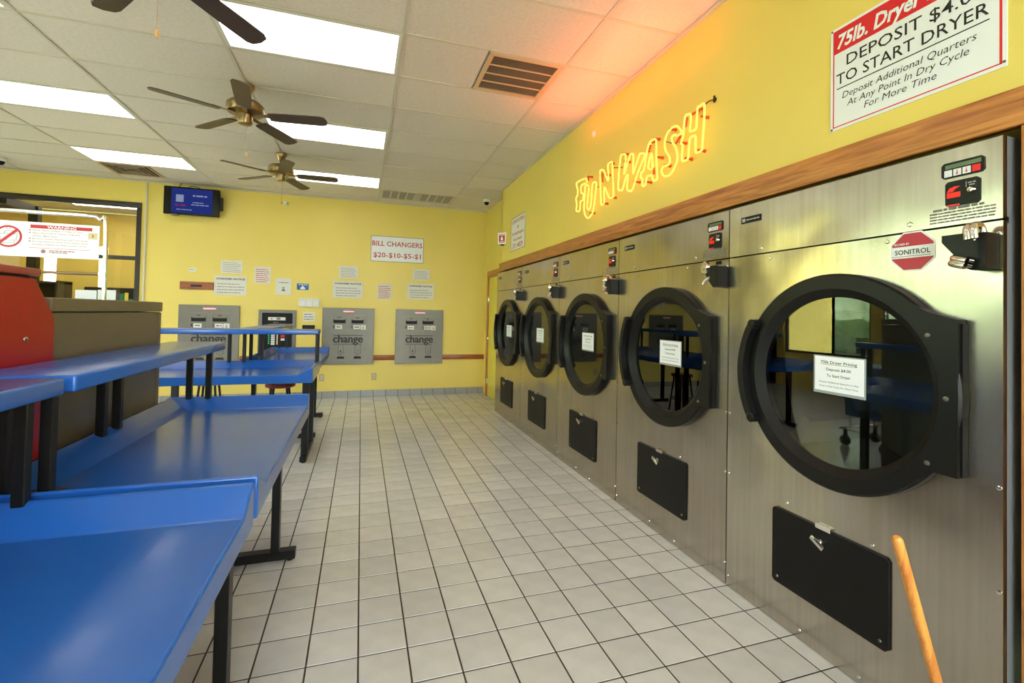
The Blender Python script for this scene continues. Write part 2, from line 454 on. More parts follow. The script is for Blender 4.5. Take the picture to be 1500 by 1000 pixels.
# ---- back wall with the glazed partition on the left
WX1, WZ1 = -3.235, 3.045
bm = B()
box(bm, (WX1, YB, 0), (XR+.14, YB+.14, H)); box(bm, (XL-.1, YB, WZ1), (WX1, YB+.14, H))
wall_back = struct('wall_back', bm, 'yellow', 'yellow back wall carrying the bill changers', smooth=False)
bm = B(); box(bm, (WX1-.02, YB-.012, .12), (XL, YB-.008, .13))
win = B()
box(win, (XL, YB-.02, WZ1-.075), (WX1, YB+.06, WZ1), .004)
win1 = struct('window_1', win, 'frame_dark', 'dark framed interior window beside the television'); bm.free()
for lo, hi in (((WX1-.06, YB-.02, 0), (WX1, YB+.06, WZ1-.076)), ((XL, YB-.02, 0), (XL+.06, YB+.06, WZ1-.076))):
    bm = B(); box(bm, lo, hi, .004); obj('window_post', bm, 'frame_dark', win1)
for z in (2.175, .0):
    for xa, xb in ((XL+.062, WX1-.062),):
        bm = B(); box(bm, (xa, YB-.02, z), (xb, YB+.06, z+.055), .004); obj('window_rail', bm, 'frame_dark', win1)
for xa, xb in ((XL+.062, WX1-.062),):
    for za, zb in ((.056, 2.174), (2.232, WZ1-.078)):
        bm = B(); box(bm, (xa, YB+.018, za), (xb, YB+.024, zb)); obj('pane', bm, 'window_glass', win1, smooth=False)
bm = B(); box(bm, (-3.19, YB-.016, .13), (-3.165, YB, H-.02), .003); struct('trim_4', bm, 'conduit', 'slim pale vertical cover strip beside the window')
# chair rail between the machines
n = 5
for xa, xb in ((-3.16, -2.72), (-1.86, -1.62), (-1.04, -.645), (.19, .55), (1.395, XR-.0)):
    bm = B(); box(bm, (xa, YB-.02, .63), (xb, YB, .715), .004)
    struct('trim_%d' % n, bm, 'oak_x', {5: 'short oak chair rail left of the first changer', 6: 'short oak chair rail right of the first changer', 7: 'short oak chair rail right of the card machine', 8: 'short oak chair rail between the two right changers', 9: 'oak chair rail from the last changer to the corner'}[n]); n += 1
# tiled skirting
bm = B(); box(bm, (-3.16, YB-.006, 0), (XR, YB, .112))
base = struct('baseboard_back', bm, 'grout', 'grey tiled skirting along the yellow back wall', smooth=False)
for i in range(-15, 11):
    xa, xb = i*T+.003, min((i+1)*T-.003, XR-.003)
    if xb-xa < .03: continue
    bm = B(); box(bm, (xa, YB-.016, .001), (xb, YB-.005, .115), .003, 1); obj('skirting_tile', bm, 'base_tile', base)

# ---- left wall and front wall with shop windows (they light the room)
def glazed_wall(name, label, win_label, horizontal, spans, z0, z1, nwin):
    bm = B(); edges = [spans[0][0]-9] + [v for s in spans for v in s] + [spans[-1][1]+9]
    a0, a1 = (YF-.15, YB) if horizontal == 'y' else (XL, XW+.14)
    def bx(b_, a, c, za, zb):
        a = max(a, a0); c = min(c, a1)
        if c-a < .001: return
        if horizontal == 'y': box(b_, (XL-.15, a, za), (XL, c, zb))
        else: box(b_, (a, YF-.15, za), (c, YF, zb))
    bx(bm, a0, a1, 0, z0); bx(bm, a0, a1, z1, H)
    cur = a0
    for s in spans: bx(bm, cur, s[0], z0, z1); cur = s[1]
    bx(bm, cur, a1, z0, z1)
    struct(name, bm, 'yellow', label, smooth=False)
    for q, (a, c) in enumerate(spans):
        bm = B()
        def fb(a_, c_, za, zb, t0=-.1, t1=-.04):
            if horizontal == 'y': box(bm, (XL+t0, a_, za), (XL+t1, c_, zb))
            else: box(bm, (a_, YF+t0, za), (c_, YF+t1, zb))
        fb(a, c, z0, z0+.05); fb(a, c, z1-.05, z1); fb(a, a+.05, z0+.05, z1-.05); fb(c-.05, c, z0+.05, z1-.05)
        o = struct('window_%d' % (nwin+q), bm, 'frame_dark', win_label % ('first', 'second', 'third', 'fourth', 'fifth')[q], smooth=False)
        bm = B(); fb(a+.05, c-.05, z0+.05, z1-.05, -.075, -.07); obj('pane', bm, 'window_glass', o, smooth=False)
glazed_wall('wall_left', 'yellow left wall with wide shop windows', '%s wide shop window in the left wall', 'y', [(-3.6, -2.3), (-2.1, -.2), (0.0, 1.9), (2.1, 4.0), (4.2, 6.1)], .75, 3.15, 2)
glazed_wall('wall_front', 'yellow shop front wall behind the viewer', '%s tall shop window behind the viewer', 'x', [(-5.1, -3.6), (-.5, .6), (.8, 1.85)], .35, 3.2, 7)

# ---- office behind the glazed partition
bm = B()
box(bm, (XO-.15, 9.6, 0), (-6.1, 9.7, H)); box(bm, (-6.0+.1, 9.6, 0), (-5.2, 9.7, H)); box(bm, (-5.05, 9.6, 0), (-3.0, 9.7, H))
box(bm, (-6.1, 9.6, 0), (-5.9, 9.7, 1.2)); box(bm, (-6.1, 9.6, 2.7), (-5.9, 9.7, H)); box(bm, (-5.2, 9.6, 0), (-5.05, 9.7, .9)); box(bm, (-5.2, 9.6, 2.7), (-5.05, 9.7, H))
box(bm, (-3.05, YB+.14, 0), (-2.95, 9.7, H)); box(bm, (XO-.15, YB, 0), (XO-.05, 9.7, H))
box(bm, (XO-.15, YB, 0), (XL-.15, YB+.14, H))
struct('wall_office', bm, 'yellow', 'yellow walls of the room behind the interior window', smooth=False)
bm = B(); box(bm, (XO-.15, YB, -.05), (-2.95, 9.7, 0)); struct('floor_office', bm, 'base_tile', 'plain floor of the room behind the interior window', smooth=False)
bm = B(); box(bm, (-4.98, 7.02, 0), (-4.86, 7.12, 3.0)); box(bm, (-4.96, YB+.07, 2.90), (-4.88, 7.02, 3.0)); box(bm, (XO, 7.04, 2.92), (-4.98, 7.10, 3.0))
struct('trim_office', bm, 'frame_dark', 'dark door frame posts in the room behind the window', smooth=False)

def lamp(a, k, label):
    x0, y0 = GX+2*GS*a, GY+GS*k
    t = thing('ceiling_light', label, 'light', (x0+GS, y0+GS/2, H), 'fluorescent ceiling panels')
    bm = B(); e = .022
    for lo, hi in (((x0+.01, y0+.01, H-.004), (x0+2*GS-.01, y0+.01+e, H+.02)), ((x0+.01, y0+GS-.01-e, H-.004), (x0+2*GS-.01, y0+GS-.01, H+.02)),
                   ((x0+.01, y0+.01+e, H-.004), (x0+.01+e, y0+GS-.01-e, H+.02)), ((x0+2*GS-.01-e, y0+.01+e, H-.004), (x0+2*GS-.01, y0+GS-.01-e, H+.02))):
        box(bm, lo, hi)
    obj('frame', bm, 'lamp_white', t, smooth=False)
    bm = B(); box(bm, (x0+.01+e, y0+.01+e, H+.001), (x0+2*GS-.01-e, y0+GS-.01-e, H+.008)); obj('diffuser', bm, 'lamp', t, smooth=False)
LL = {(-1, 0): 'large glowing ceiling panel over the aisle, nearest the viewer', (-1, 3): 'glowing ceiling panel beside the middle ceiling fan', (-1, 6): 'glowing ceiling panel beside the farthest ceiling fan',
      (-3, 0): 'glowing ceiling panel at the top left corner', (-3, 3): 'long glowing ceiling panel at the left edge', (-3, 6): 'glowing ceiling panel nearest the television'}
names = ['nearest the front windows', 'one bay in from the front windows', 'level with the first fan', 'level with the second fan', 'level with the third fan']
for a, k in LIGHTS:
    lamp(a, k, LL.get((a, k)) or 'ceiling panel %s, %s' % ({-1: 'in the aisle row', -3: 'in the second row from the aisle', -5: 'in the row by the shop windows'}[a], names[(k+6)//3]))
# office lamp
t = thing('office_light', 'glowing ceiling panel seen through the interior window', 'light', (-4.4, 7.6, H))
bm = B(); box(bm, (-5.25, 8.22, H-.012), (-3.3, 8.80, H)); obj('frame', bm, 'lamp_white', t, smooth=False)
bm = B(); box(bm, (-5.22, 8.25, H-.016), (-3.33, 8.77, H-.0125)); obj('diffuser', bm, 'lamp_office', t, smooth=False)

t = thing('office_light', 'added glowing panel deeper left, brightening the room behind the interior window', 'light', (-6.1, 7.3, H))  # extra panel, added only to brighten the dim office
bm = B(); box(bm, (-6.75, 6.7, H-.012), (-5.6, 7.9, H)); obj('frame', bm, 'lamp_white', t, smooth=False)
bm = B(); box(bm, (-6.72, 6.73, H-.016), (-5.63, 7.87, H-.0125)); obj('diffuser', bm, 'lamp_office', t, smooth=False)
# ---- outside: lawn and trees (seen in the reflections)
bm = B(); box(bm, (-60, -60, -.3), (60, 60, -.1)); struct('ground_outside', bm, 'grass', 'grass outside the shop windows', smooth=False)
bm = B(); box(bm, (-10.5, -11, -.1), (XL-.15, YB, -.06)); box(bm, (XL-.15, -11, -.1), (6, YF-.15, -.06)); struct('bounce_pavement', bm, 'concrete', 'unseen pale pavement bouncing daylight in through the shop windows', smooth=False)  # unseen pavement, made wide and pale to bounce daylight onto the ceiling
bm = B()
for k in range(90):
    x = random.uniform(-26, -16); y = random.uniform(-14, 30); r = random.uniform(1.2, 2.6); z = random.uniform(.6, 4.6)
    s = bmesh.ops.create_icosphere(bm, subdivisions=2, radius=r)
    for v in s['verts']: v.co = v.co*random.uniform(.82, 1.15) + Vector((x, y, z))
tag(obj('tree_foliage', bm, 'leaf', smooth=False), 'green leafy trees outside the shop windows', 'trees', kind='stuff')

# ================================================================== DRYERS
DW = 1.1752; DY0 = -1.168
def plate_with_hole(bm, fr, u0, v0, u1, v1, cu_, cv, r, n0, n1, seg=64):
    """flat plate with a round hole"""
    ring, rim = [], []
    for k in range(seg):
        a = 2*PI*(k+.5)/seg; c, s = math.cos(a), math.sin(a)
        ring.append((cu_+r*c, cv+r*s))
        ts = []
        if c > 1e-9: ts.append((u1-cu_)/c)
        if c < -1e-9: ts.append((u0-cu_)/c)
        if s > 1e-9: ts.append((v1-cv)/s)
        if s < -1e-9: ts.append((v0-cv)/s)
        tt = min(ts); rim.append([cu_+tt*c, cv+tt*s])
    for cx_, cy_ in ((u0, v0), (u0, v1), (u1, v0), (u1, v1)):
        kk = min(range(seg), key=lambda k: (rim[k][0]-cx_)**2+(rim[k][1]-cy_)**2); rim[kk] = [cx_, cy_]
    A = [bm.verts.new(fr.p(*p, n1)) for p in ring]; R_ = [bm.verts.new(fr.p(*p, n1)) for p in rim]
    A0 = [bm.verts.new(fr.p(*p, n0)) for p in ring]; R0 = [bm.verts.new(fr.p(*p, n0)) for p in rim]
    for k in range(seg):
        j = (k+1) % seg
        bm.faces.new((A[k], R_[k], R_[j], A[j])); bm.faces.new((A[k], A[j], A0[j], A0[k])); bm.faces.new((R_[k], R0[k], R0[j], R_[j]))
def octagon(r): return [(r*math.cos(PI/8+k*PI/4), r*math.sin(PI/8+k*PI/4)) for k in range(8)]
def shackle(bm, c, up, out, w_, h, r):
    """bent steel bar, u-shaped"""
    c = Vector(c); up = Vector(up).normalized(); out = Vector(out).normalized()
    pts = [c-out*w_/2 - up*h] + [c + out*(-math.cos(a)*w_/2) + up*math.sin(a)*w_/2 for a in [PI*k/8 for k in range(9)]] + [c+out*w_/2 - up*h]
    tube(bm, pts, r, 12)
def dryer(i, label):
    yR = DY0 + DW*i; yL = yR+DW
    t = thing('dryer', label, 'dryer', ((XD+2.8)/2, (yR+yL)/2, 0), 'row of stainless steel dryers')
    fr = right_frame(yL, 0, XD)           # u runs from the far edge (0) to the near edge (DW)
    U = lambda y: yL-(yR+y)               # y measured from the near edge
    g = .003; cy, cz = .55, 1.216
    bm = B()                              # carcase without front
    box(bm, (XD+.02, yR+g, 0), (2.8, yL-g, 2.088))
    bm.faces.ensure_lookup_table()
    for f in [f for f in bm.faces if f.calc_center_median().x < XD+.03]: bm.faces.remove(f)
    obj('body', bm, 'grey_metal', t, smooth=False)
    bm = B(); plate_with_hole(bm, fr, g, .004, DW-g, 1.812, U(cy), cz, .385, -.02, 0)
    obj('front_panel', bm, 'stainless', t, angle=.5)
    bm = B(); fr.slab(bm, g, 1.819, DW-g, 2.088, -.02, .0015); obj('control_panel', bm, 'stainless', t, smooth=False)
    bm = B(); fr.slab(bm, g, 1.805, DW-g, 1.826, -.03, -.0205); obj('seam_shade', bm, 'black_rough', t, smooth=False)  # black strip behind the panel gap stands in for the seam's shade
    # drum behind the glass
    bm = B(); a = Vector((1, 0, 0)); o = fr.p(U(cy), cz, -.06)
    prof = [(.40, 0), (.44, .02), (.44, .58), (0, .62)]
    lathe(bm, prof, o, (1, 0, 0), 40)
    bm.faces.ensure_lookup_table()
    for f in [f for f in bm.faces if len(f.verts) > 8 and f.calc_center_median().x < XD+.12]: bm.faces.remove(f)
    dr = obj('drum', bm, 'drum', t)
    for k in range(3):
        an = 2*PI*k/3+3.9; c = fr.p(U(cy)+.37*math.cos(an), cz+.37*math.sin(an), 0); bm = B()
        ra = Vector((0, -math.cos(an), math.sin(an))); ta = Vector((0, math.sin(an), math.cos(an)))
        p0 = Vector((XD+.10, c.y, c.z)); prism(bm, [p0+ta*.07+ra*.06, p0-ta*.07+ra*.06, p0-ta*.02-ra*.06, p0+ta*.02-ra*.06], (.5, 0, 0)); obj('lifter', bm, 'drum', dr, smooth=False)
    # door ring
    bm = B(); o = fr.p(U(cy), cz, 0)
    prof = [(.362, .002), (.362, .009), (.368, .013), (.393, .041), (.398, .045), (.454, .045), (.462, .038), (.462, .002)]
    rings = []; seg = 72; nx = Vector((-1, 0, 0))
    for r, h in prof: rings.append([bm.verts.new(o+nx*h+Vector((0, math.cos(2*PI*k/seg)*r, math.sin(2*PI*k/seg)*r))) for k in range(seg)])
    for q in range(len(rings)):
        A, C_ = rings[q], rings[(q+1) % len(rings)]
        for k in range(seg): bm.faces.new((A[k], A[(k+1) % seg], C_[(k+1) % seg], C_[k]))
    dd = obj('door', bm, 'black', t, angle=.3)
    bm = B(); lathe(bm, [(.364, 0), (.364, .005)], fr.p(U(cy), cz, .009), (1, 0, 0), 64); obj('glass', bm, 'door_glass', dd, smooth=False)
    # hinge plate on the near side
    bm = B()
    pts = [(U(.098), cz-.262), (U(.098), cz+.272), (U(.19), cz+.300)] + [(U(cy)+.455*math.cos(a), cz+.455*math.sin(a)) for a in (.80, .92)] + [(U(cy)+.402*math.cos(a), cz+.402*math.sin(a)) for a in [.92-1.84*k/16 for k in range(17)]] + [(U(cy)+.455*math.cos(a), cz+.455*math.sin(a)) for a in (-.92, -.72)] + [(U(.21), cz-.262)]
    fr.poly(bm, pts, .002, .0465)
    obj('hinge_plate', bm, 'black', dd, angle=.5)
    bm = B(); fr.slab(bm, U(.100), cz-.258, U(.092), cz+.258, .001, .030); obj('hinge', bm, 'black_rough', dd, smooth=False)
    for (yy, zz) in ((.185, .215), (.13, .0), (.185, -.235)):
        bm = B(); lathe(bm, [(.009, 0), (.008, .004), (0, .006)], fr.p(U(yy), cz+zz, .0465), (-1, 0, 0), 10); obj('bolt', bm, 'dull_steel', dd)
    # handle: a bowed grip on the far side
    bm = B(); pts = []
    for k in range(11):
        a = PI - .56 + 1.12*k/10; pts.append((U(cy)+.470*math.cos(a), cz+.470*math.sin(a)))
    for k in range(10, -1, -1):
        a = PI - .56 + 1.12*k/10; pts.append((U(cy)+.435*math.cos(a), cz+.435*math.sin(a)))
    fr.poly(bm, pts, .04, .085); obj('handle', bm, 'black', dd, angle=.5)
    for a in (PI-.55, PI+.55):
        bm = B(); lathe(bm, [(.024, 0), (.024, .05), (.018, .055)], fr.p(U(cy)+.450*math.cos(a), cz+.450*math.sin(a), .035), (-1, 0, 0), 12); obj('handle_post', bm, 'black', dd)
    # lint panel
    bm = B(); c_ = .012; u0, u1, v0, v1 = U(.862), U(.333), .205, .562
    fr.poly(bm, [(u0+c_, v0), (u1-c_, v0), (u1, v0+c_), (u1, v1-c_), (u1-c_, v1), (u0+c_, v1), (u0, v1-c_), (u0, v0+c_)], .001, .011)
    lp = obj('lint_panel', bm, 'black_rough', t, smooth=False)
    bm = B(); fr.slab(bm, (u0+u1)/2-.035, v1-.005, (u0+u1)/2+.035, v1+.014, .002, .016); obj('latch', bm, 'chrome', lp, smooth=False)
    bm = B(); c = fr.p((u0+u1)/2, v1-.055, .011); lathe(bm, [(.014, 0), (.014, .02), (.008, .022), (.008, .034)], c, (-1, 0, 0), 14)
    tw = Matrix.Translation(c+Vector((-.037, 0, 0))) @ Matrix.Rotation(.5, 4, 'X')
    box(bm, (-.006, -.034, -.011), (.006, .034, .011), .005, 2, tw); obj('key_handle', bm, 'chrome', lp)
    for du, dv in ((u0+.03, v0+.03), (u1-.03, v0+.03)):
        bm = B(); lathe(bm, [(.007, 0), (.005, .004)], fr.p(du, dv, .011), (-1, 0, 0), 8); obj('rivet', bm, 'dull_steel', lp)
    for yy, zz in ((.79, .60), (.40, .585), (.012, .12), (.012, .62), (.012, .95), (.012, 1.77), (DW-.014, .62), (DW-.014, .95), (DW-.014, .06), (.35, 1.79), (.90, 1.785), (.72, .045), (.45, .03)):
        bm = B(); lathe(bm, [(.008, 0), (.007, .003), (0, .005)], fr.p(U(yy), zz, 0), (-1, 0, 0), 8); obj('screw', bm, 'chrome', t)
    for yy in (.27, .95):
        bm = B(); lathe(bm, [(.010, 0), (.009, .004), (0, .006)], fr.p(U(yy), 1.845, .0015), (-1, 0, 0), 10); obj('screw', bm, 'chrome', t)
    # badge, display, coin unit, caution print
    bm = B(); fr.slab(bm, U(1.085), 1.990, U(.958), 2.024, .0015, .006); bd = obj('badge', bm, 'black', t, smooth=False)
    bm = B(); fr.slab(bm, U(1.077), 1.998, U(1.057), 2.016, .006, .007); dashes(bm, fr, U(1.05), U(.965), 2.003, .007, .0075); obj('badge_print', bm, 'print_pale', bd, smooth=False)
    bm = B(); c_ = .008; u0, u1, v0, v1 = U(.168), U(.048), 1.985, 2.04
    fr.poly(bm, [(u0+c_, v0), (u1-c_, v0), (u1, v0+c_), (u1, v1-c_), (u1-c_, v1), (u0+c_, v1), (u0, v1-c_), (u0, v0+c_)], .0015, .006)
    dp = obj('display', bm, 'black', t, smooth=False)
    bm = B(); fr.slab(bm, u0+.012, v0+.033, u1-.008, v1-.008, .006, .0068); obj('lcd_window', bm, 'lcd', dp, smooth=False)
    for k in range(4):
        bm = B(); a = u0+.010+k*.0262; fr.slab(bm, a, v0+.005, a+.022, v0+.028, .006, .0085); bt = obj('button', bm, 'sign_red' if k == 3 else 'button_white', dp, smooth=False)
        if k in (1, 2): bm = B(); fr.poly(bm, [(a+.011, v0+.008), (a+.015, v0+.014), (a+.012, v0+.014), (a+.012, v0+.024), (a+.010, v0+.024), (a+.010, v0+.014), (a+.007, v0+.014)], .0085, .009); obj('button_arrow', bm, 'print_red', bt, smooth=False)
    u0, u1, v0, v1 = U(.156), U(.060), 1.884, 1.972
    bm = B(); fr.poly(bm, [(u0+c_, v0), (u1-c_, v0), (u1, v0+c_), (u1, v1-c_), (u1-c_, v1), (u0+c_, v1), (u0, v1-c_), (u0, v0+c_)], .0015, .007)
    cn = obj('coin_unit', bm, 'black', t, smooth=False)
    bm = B(); fr.slab(bm, u0+.005, v0+.030, u0+.044, v0+.048, .007, .0078); fr.slab(bm, u0+.006, v0+.001, u0+.042, v0+.006, .007, .0076)
    fr.poly(bm, [(u0+.005, v0+.050), (u0+.022, v0+.051), (u0+.030, v0+.060), (u0+.044, v0+.067), (u0+.028, v0+.069), (u0+.012, v0+.064)], .007, .0076); obj('coin_light', bm, 'coin_red', cn, smooth=False)
    bm = B(); fr.slab(bm, u0+.059, v0+.058, u0+.061, v0+.078, .007, .0074); dashes(bm, fr, u0+.065, u0+.086, v0+.070, .004, .0078); dashes(bm, fr, u0+.068, u0+.084, v0+.062, .004, .0078); obj('coin_print', bm, 'print_pale', cn, smooth=False)
    bm = B(); lathe(bm, [(.011, 0), (.009, .012), (0, .014)], fr.p(u0+.078, v0+.046, .007), (-1, .15, 0), 12); obj('coin_button', bm, 'chrome', cn)
    bm = B(); rr = random.Random(i)
    for k in range(4): dashes(bm, fr, U(.205), U(.020), 1.832+k*.0105, .0052, .003, rr)
    dashes(bm, fr, U(.195), U(.05), 1.874, .008, .003, rr); obj('caution_print', bm, 'print_grey', t, smooth=False)
    # lock bracket with padlocks
    bm = B(); pts = [(U(.135), 1.776), (U(.028), 1.776), (U(.012), 1.770), (U(.012), 1.655), (U(.055), 1.652), (U(.075), 1.672), (U(.135), 1.752)]
    fr.poly(bm, pts, .001, .062); lb = obj('lock_bracket', bm, 'black', t, smooth=False)
    bm = B(); fr.slab(bm, U(.030), 1.66, U(.012), 1.77, .062, .072); obj('bracket_flange', bm, 'black_rough', lb, smooth=False)
    bm = B(); fr.slab(bm, U(.100), 1.787, U(.060), 1.808, .001, .004); npl = obj('number_plate', bm, 'black', t, smooth=False)
    if i == 0: bm = B(); text(bm, fr, '10', U(.090), 1.791, .013, n=.0045); obj('number', bm, 'sign_white', npl, smooth=False)
    if i == 0:
        for (pu, pv), an in (((1428, 340), .1), ((1409, 384), 1.25)):
            c0 = bp(pu, pv, 'x', XD-.075); bm = B(); up = Vector((0, math.sin(an), math.cos(an))); sd = Vector((0, math.cos(an), -math.sin(an)))
            for k in (-.5, .5): shackle(bm, c0+sd*.017*k, up, (-1, 0, 0), .046, .024, .0112)
            obj('padlock_shackle', bm, 'chrome', lb)
    else:
        c0 = fr.p(U(.112), 1.768, .052); bm = B(); lathe(bm, [(.033, 0), (.038, .004), (.038, .02), (.033, .025), (.014, .026), (.014, .030), (0, .031)], c0, (-1, .25, 0), 24); lk = obj('puck_padlock', bm, 'chrome', lb)
        bm = B(); c1 = c0+Vector((-.026, -.014, .012)); lathe(bm, [(.012, 0), (.012, .003)], c1, (-1, .25, 0), 12); obj('keyhole', bm, 'dark', lk)
        bm = B(); tube(bm, [fr.p(U(.085), 1.715, .05), fr.p(U(.112), 1.69, .066), fr.p(U(.124), 1.672, .07)], [.011, .012, .010], 10); obj('padlock_shackle', bm, 'chrome', lb)
    # pricing notice behind the glass, in a clear sleeve
    nu, nv, nw, nh = U(.535 if i == 0 else .50), 1.243, .215, .15
    return t, fr, U, cy, cz, (nu, nv, nw, nh)
DL = ['nearest stainless dryer, large at the right edge, with a red octagon sticker', 'second stainless dryer from the oak jamb, between the sticker dryers', 'middle stainless dryer with a small red octagon sticker by its lock',
      'fourth stainless dryer from the oak jamb, second from the yellow door', 'farthest stainless dryer, next to the yellow door']
for i in range(5):
    t, fr, U, cy, cz, (nu, nv, nw, nh) = dryer(i, DL[i])
    nf = Frame(fr.p(nu-nw/2, nv-nh/2, .0105), (0, -1, 0), (0, 0, 1))
    bm = B(); nf.slab(bm, -.007, -.012, nw+.007, nh+.005, -.0008, -.0001); obj('notice_sleeve', bm, 'clear_sleeve', t, smooth=False)
    bm = B(); nf.slab(bm, 0, 0, nw, nh, .0001, .001); pn = obj('pricing_notice', bm, 'sign_white', t, smooth=False)
    bm = B()
    text(bm, nf, '75lb Dryer Pricing', nw/2, nh*.80, nh*.085, nw*.74); nf.slab(bm, nw*.13, nh*.77, nw*.87, nh*.778, .001, .0013)
    text(bm, nf, 'Deposit $4.00', nw/2, nh*.60, nh*.08, nw*.5); text(bm, nf, 'To Start Dryer', nw/2, nh*.42, nh*.08, nw*.48)
    text(bm, nf, 'Deposit Additional Quarters to Any', nw/2, nh*.24, nh*.05, nw*.8, bold=0); text(bm, nf, 'Point in Dry Cycle For More Time', nw/2, nh*.12, nh*.05, nw*.78, bold=0)
    obj('notice_print', bm, 'print_black', pn, smooth=False)
    if i in (0, 2):
        sf = Frame(fr.p(U(.262 if i == 0 else .185), 1.743, 0), (0, -1, 0), (0, 0, 1)); R_ = .08
        bm = B(); sf.poly(bm, octagon(R_), .0003, .0014); st = obj('octagon_sticker', bm, 'sign_white', t, smooth=False); st['label'] = 'white and red octagon security sticker'
        o8 = octagon(R_*.93); top = max(p[1] for p in o8); side = max(p[0] for p in o8); c8 = top*math.tan(PI/8)
        bm = B()
        sf.poly(bm, [(-side, .020), (side, .020), (side, c8), (c8, top), (-c8, top), (-side, c8)], .0014, .0019)
        sf.poly(bm, [(-side, -.024), (-side, -c8), (-c8, -top), (c8, -top), (side, -c8), (side, -.024)], .0014, .0019)
        obj('sticker_red_field', bm, 'sticker_red', st, smooth=False)
        bm = B(); text(bm, sf, 'SONITROL', 0, -.010, .019, .118, n=.0022); sf.slab(bm, -.072, -.018, .06, -.0165, .0014, .002); obj('sticker_name', bm, 'print_black', st, smooth=False)
        bm = B(); text(bm, sf, 'SECURED BY', -.036, .026, .008, .052, n=.0024); obj('sticker_line', bm, 'sign_white', st, smooth=False)

# ================================================================== FOLDING TABLES
def table(label, origin, deg, L, leg_u, group='blue folding tables', shelf=True, mid=True):
    """local: u along X (length), w along +Y from the open front edge to the back"""
    xf = rotz(origin, deg); t = thing('folding_table', label, 'table', origin, group)
    W_, zt, zl, zb = .80, .852, .063, .772
    us = [0, .016, .13, L-.13, L-.016, L]; hu = [1, 1, 0, 0, 1, 1]; ws = [0, .665, .785, W_]; hw = [0, 0, 1, 1]
    bm = B(); G = [[bm.verts.new((u, w_, zt+zl*max(a, c))) for w_, c in zip(ws, hw)] for u, a in zip(us, hu)]
    for i in range(len(us)-1):
        for j in range(len(ws)-1):
            q = (G[i][j], G[i+1][j], G[i+1][j+1], G[i][j+1])
            if i in (1, 3) and j == 1:
                # mitred corner between the end lip and the back lip
                if i == 1: bm.faces.new((q[0], q[1], q[3])); bm.faces.new((q[1], q[2], q[3]))
                else: bm.faces.new((q[0], q[1], q[2])); bm.faces.new((q[0], q[2], q[3]))
            else: bm.faces.new(q)
    loop = [G[i][0] for i in range(len(us))] + [G[-1][j] for j in range(1, len(ws))] + [G[i][-1] for i in range(len(us)-2, -1, -1)] + [G[0][j] for j in range(len(ws)-2, 0, -1)]
    def ring(ins, z): 
        return [bm.verts.new((min(max(v.co.x, ins), L-ins), min(max(v.co.y, ins), W_-ins), z)) for v in loop]
    r1 = ring(0, zb); r2 = ring(.018, zb); r3 = ring(.018, .815); n_ = len(loop)
    for A, C_ in ((loop, r1), (r1, r2), (r2, r3)):
        for k in range(n_): bm.faces.new((A[k], A[(k+1) % n_], C_[(k+1) % n_], C_[k]))
    bm.faces.new(r3)
    top = obj('table_top', bm, 'blue', t, xf=xf, angle=.4)
    md = top.modifiers.new('bevel', 'BEVEL'); md.width = .007; md.segments = 3; md.limit_method = 'ANGLE'; md.angle_limit = math.radians(28)
    if shelf:
        bm = B(); box(bm, (.0, .505, 1.212), (L, .81, 1.263), .009, 3); obj('shelf', bm, 'blue', t, xf=xf)
        for u in (.045, L-.017):
            for w_ in (.59, .695):
                bm = B(); box(bm, (u-.016, w_-.016, .86), (u+.016, w_+.016, 1.2125), .003, 1); ps = obj('shelf_post', bm, 'black', t, xf=xf)
            if u < .1: bm = B(); box(bm, (u-.026, .55, .888), (u+.026, .735, .904), .004, 1); obj('post_foot', bm, 'black', t, xf=xf)
        if mid:
            for u in (L/2-.07, L/2+.07):
                bm = B(); box(bm, (u-.016, .745, .9), (u+.016, .779, 1.2125), .003, 1); obj('shelf_post', bm, 'black', t, xf=xf)
    for u in leg_u:
        for w_ in (.13, .67):
            bm = B(); box(bm, (u-.03, w_-.022, .045), (u+.03, w_+.022, .816), .003, 1); obj('leg', bm, 'black', t, xf=xf)
        bm = B(); box(bm, (u-.03, .02, .012), (u+.03, .78, .062), .003, 1); obj('foot_bar', bm, 'black', t, xf=xf)
        for w_ in (.05, .75):
            bm = B(); lathe(bm, [(.018, 0), (.018, .0125)], (u, w_, 0), (0, 0, 1), 12); obj('glide', bm, 'black_rough', t, xf=xf)
    return t
# front edges face the aisle (+x): rotate so that local +y points to -x
XE = -.34
table('blue folding table with raised lips, nearest the viewer', (XE, -2.05, 0), 90, 1.645, (.30, 1.30))
table('blue folding table between the nearest table and the brown cabinet', (XE, -.352, 0), 90, 1.645, (.17, 1.285))
table('blue folding table standing crosswise, open front towards the viewer', (-2.10, 2.755, 0), 0, 1.645, (.3, 1.575))
table('farthest blue folding table, in front of the card machine', (-.475, 3.60, 0), 90, 1.92, (.12, 1.22))

def stool(label, x, y, h, r):
    t = thing('stool', label, 'stool', (x, y, 0), 'red topped stools by the far tables')
    bm = B(); lathe(bm, [(r*.9, 0), (r, .008), (r, .035), (r*.92, .045), (0, .05)], (x, y, h-.05), (0, 0, 1), 28); obj('seat', bm, 'seat_red', t)
    for k in range(4):
        a = PI/4+k*PI/2; c, s = math.cos(a), math.sin(a)
        bm = B(); tube(bm, [(x+c*r*1.15, y+s*r*1.15, 0), (x+c*r*.7, y+s*r*.7, h-.05)], .013, 8); obj('leg', bm, 'black', t)
    bm = B(); pts = [(x+math.cos(2*PI*k/24)*r*.95, y+math.sin(2*PI*k/24)*r*.95, h*.35) for k in range(24)]; tube(bm, pts, .009, 6, closed=True); obj('foot_ring', bm, 'black', t)
stool('red topped stool under the farthest blue table', -.92, 4.02, .605, .165)
stool('red topped stool left of the farthest blue table', -1.72, 4.25, .62, .16)

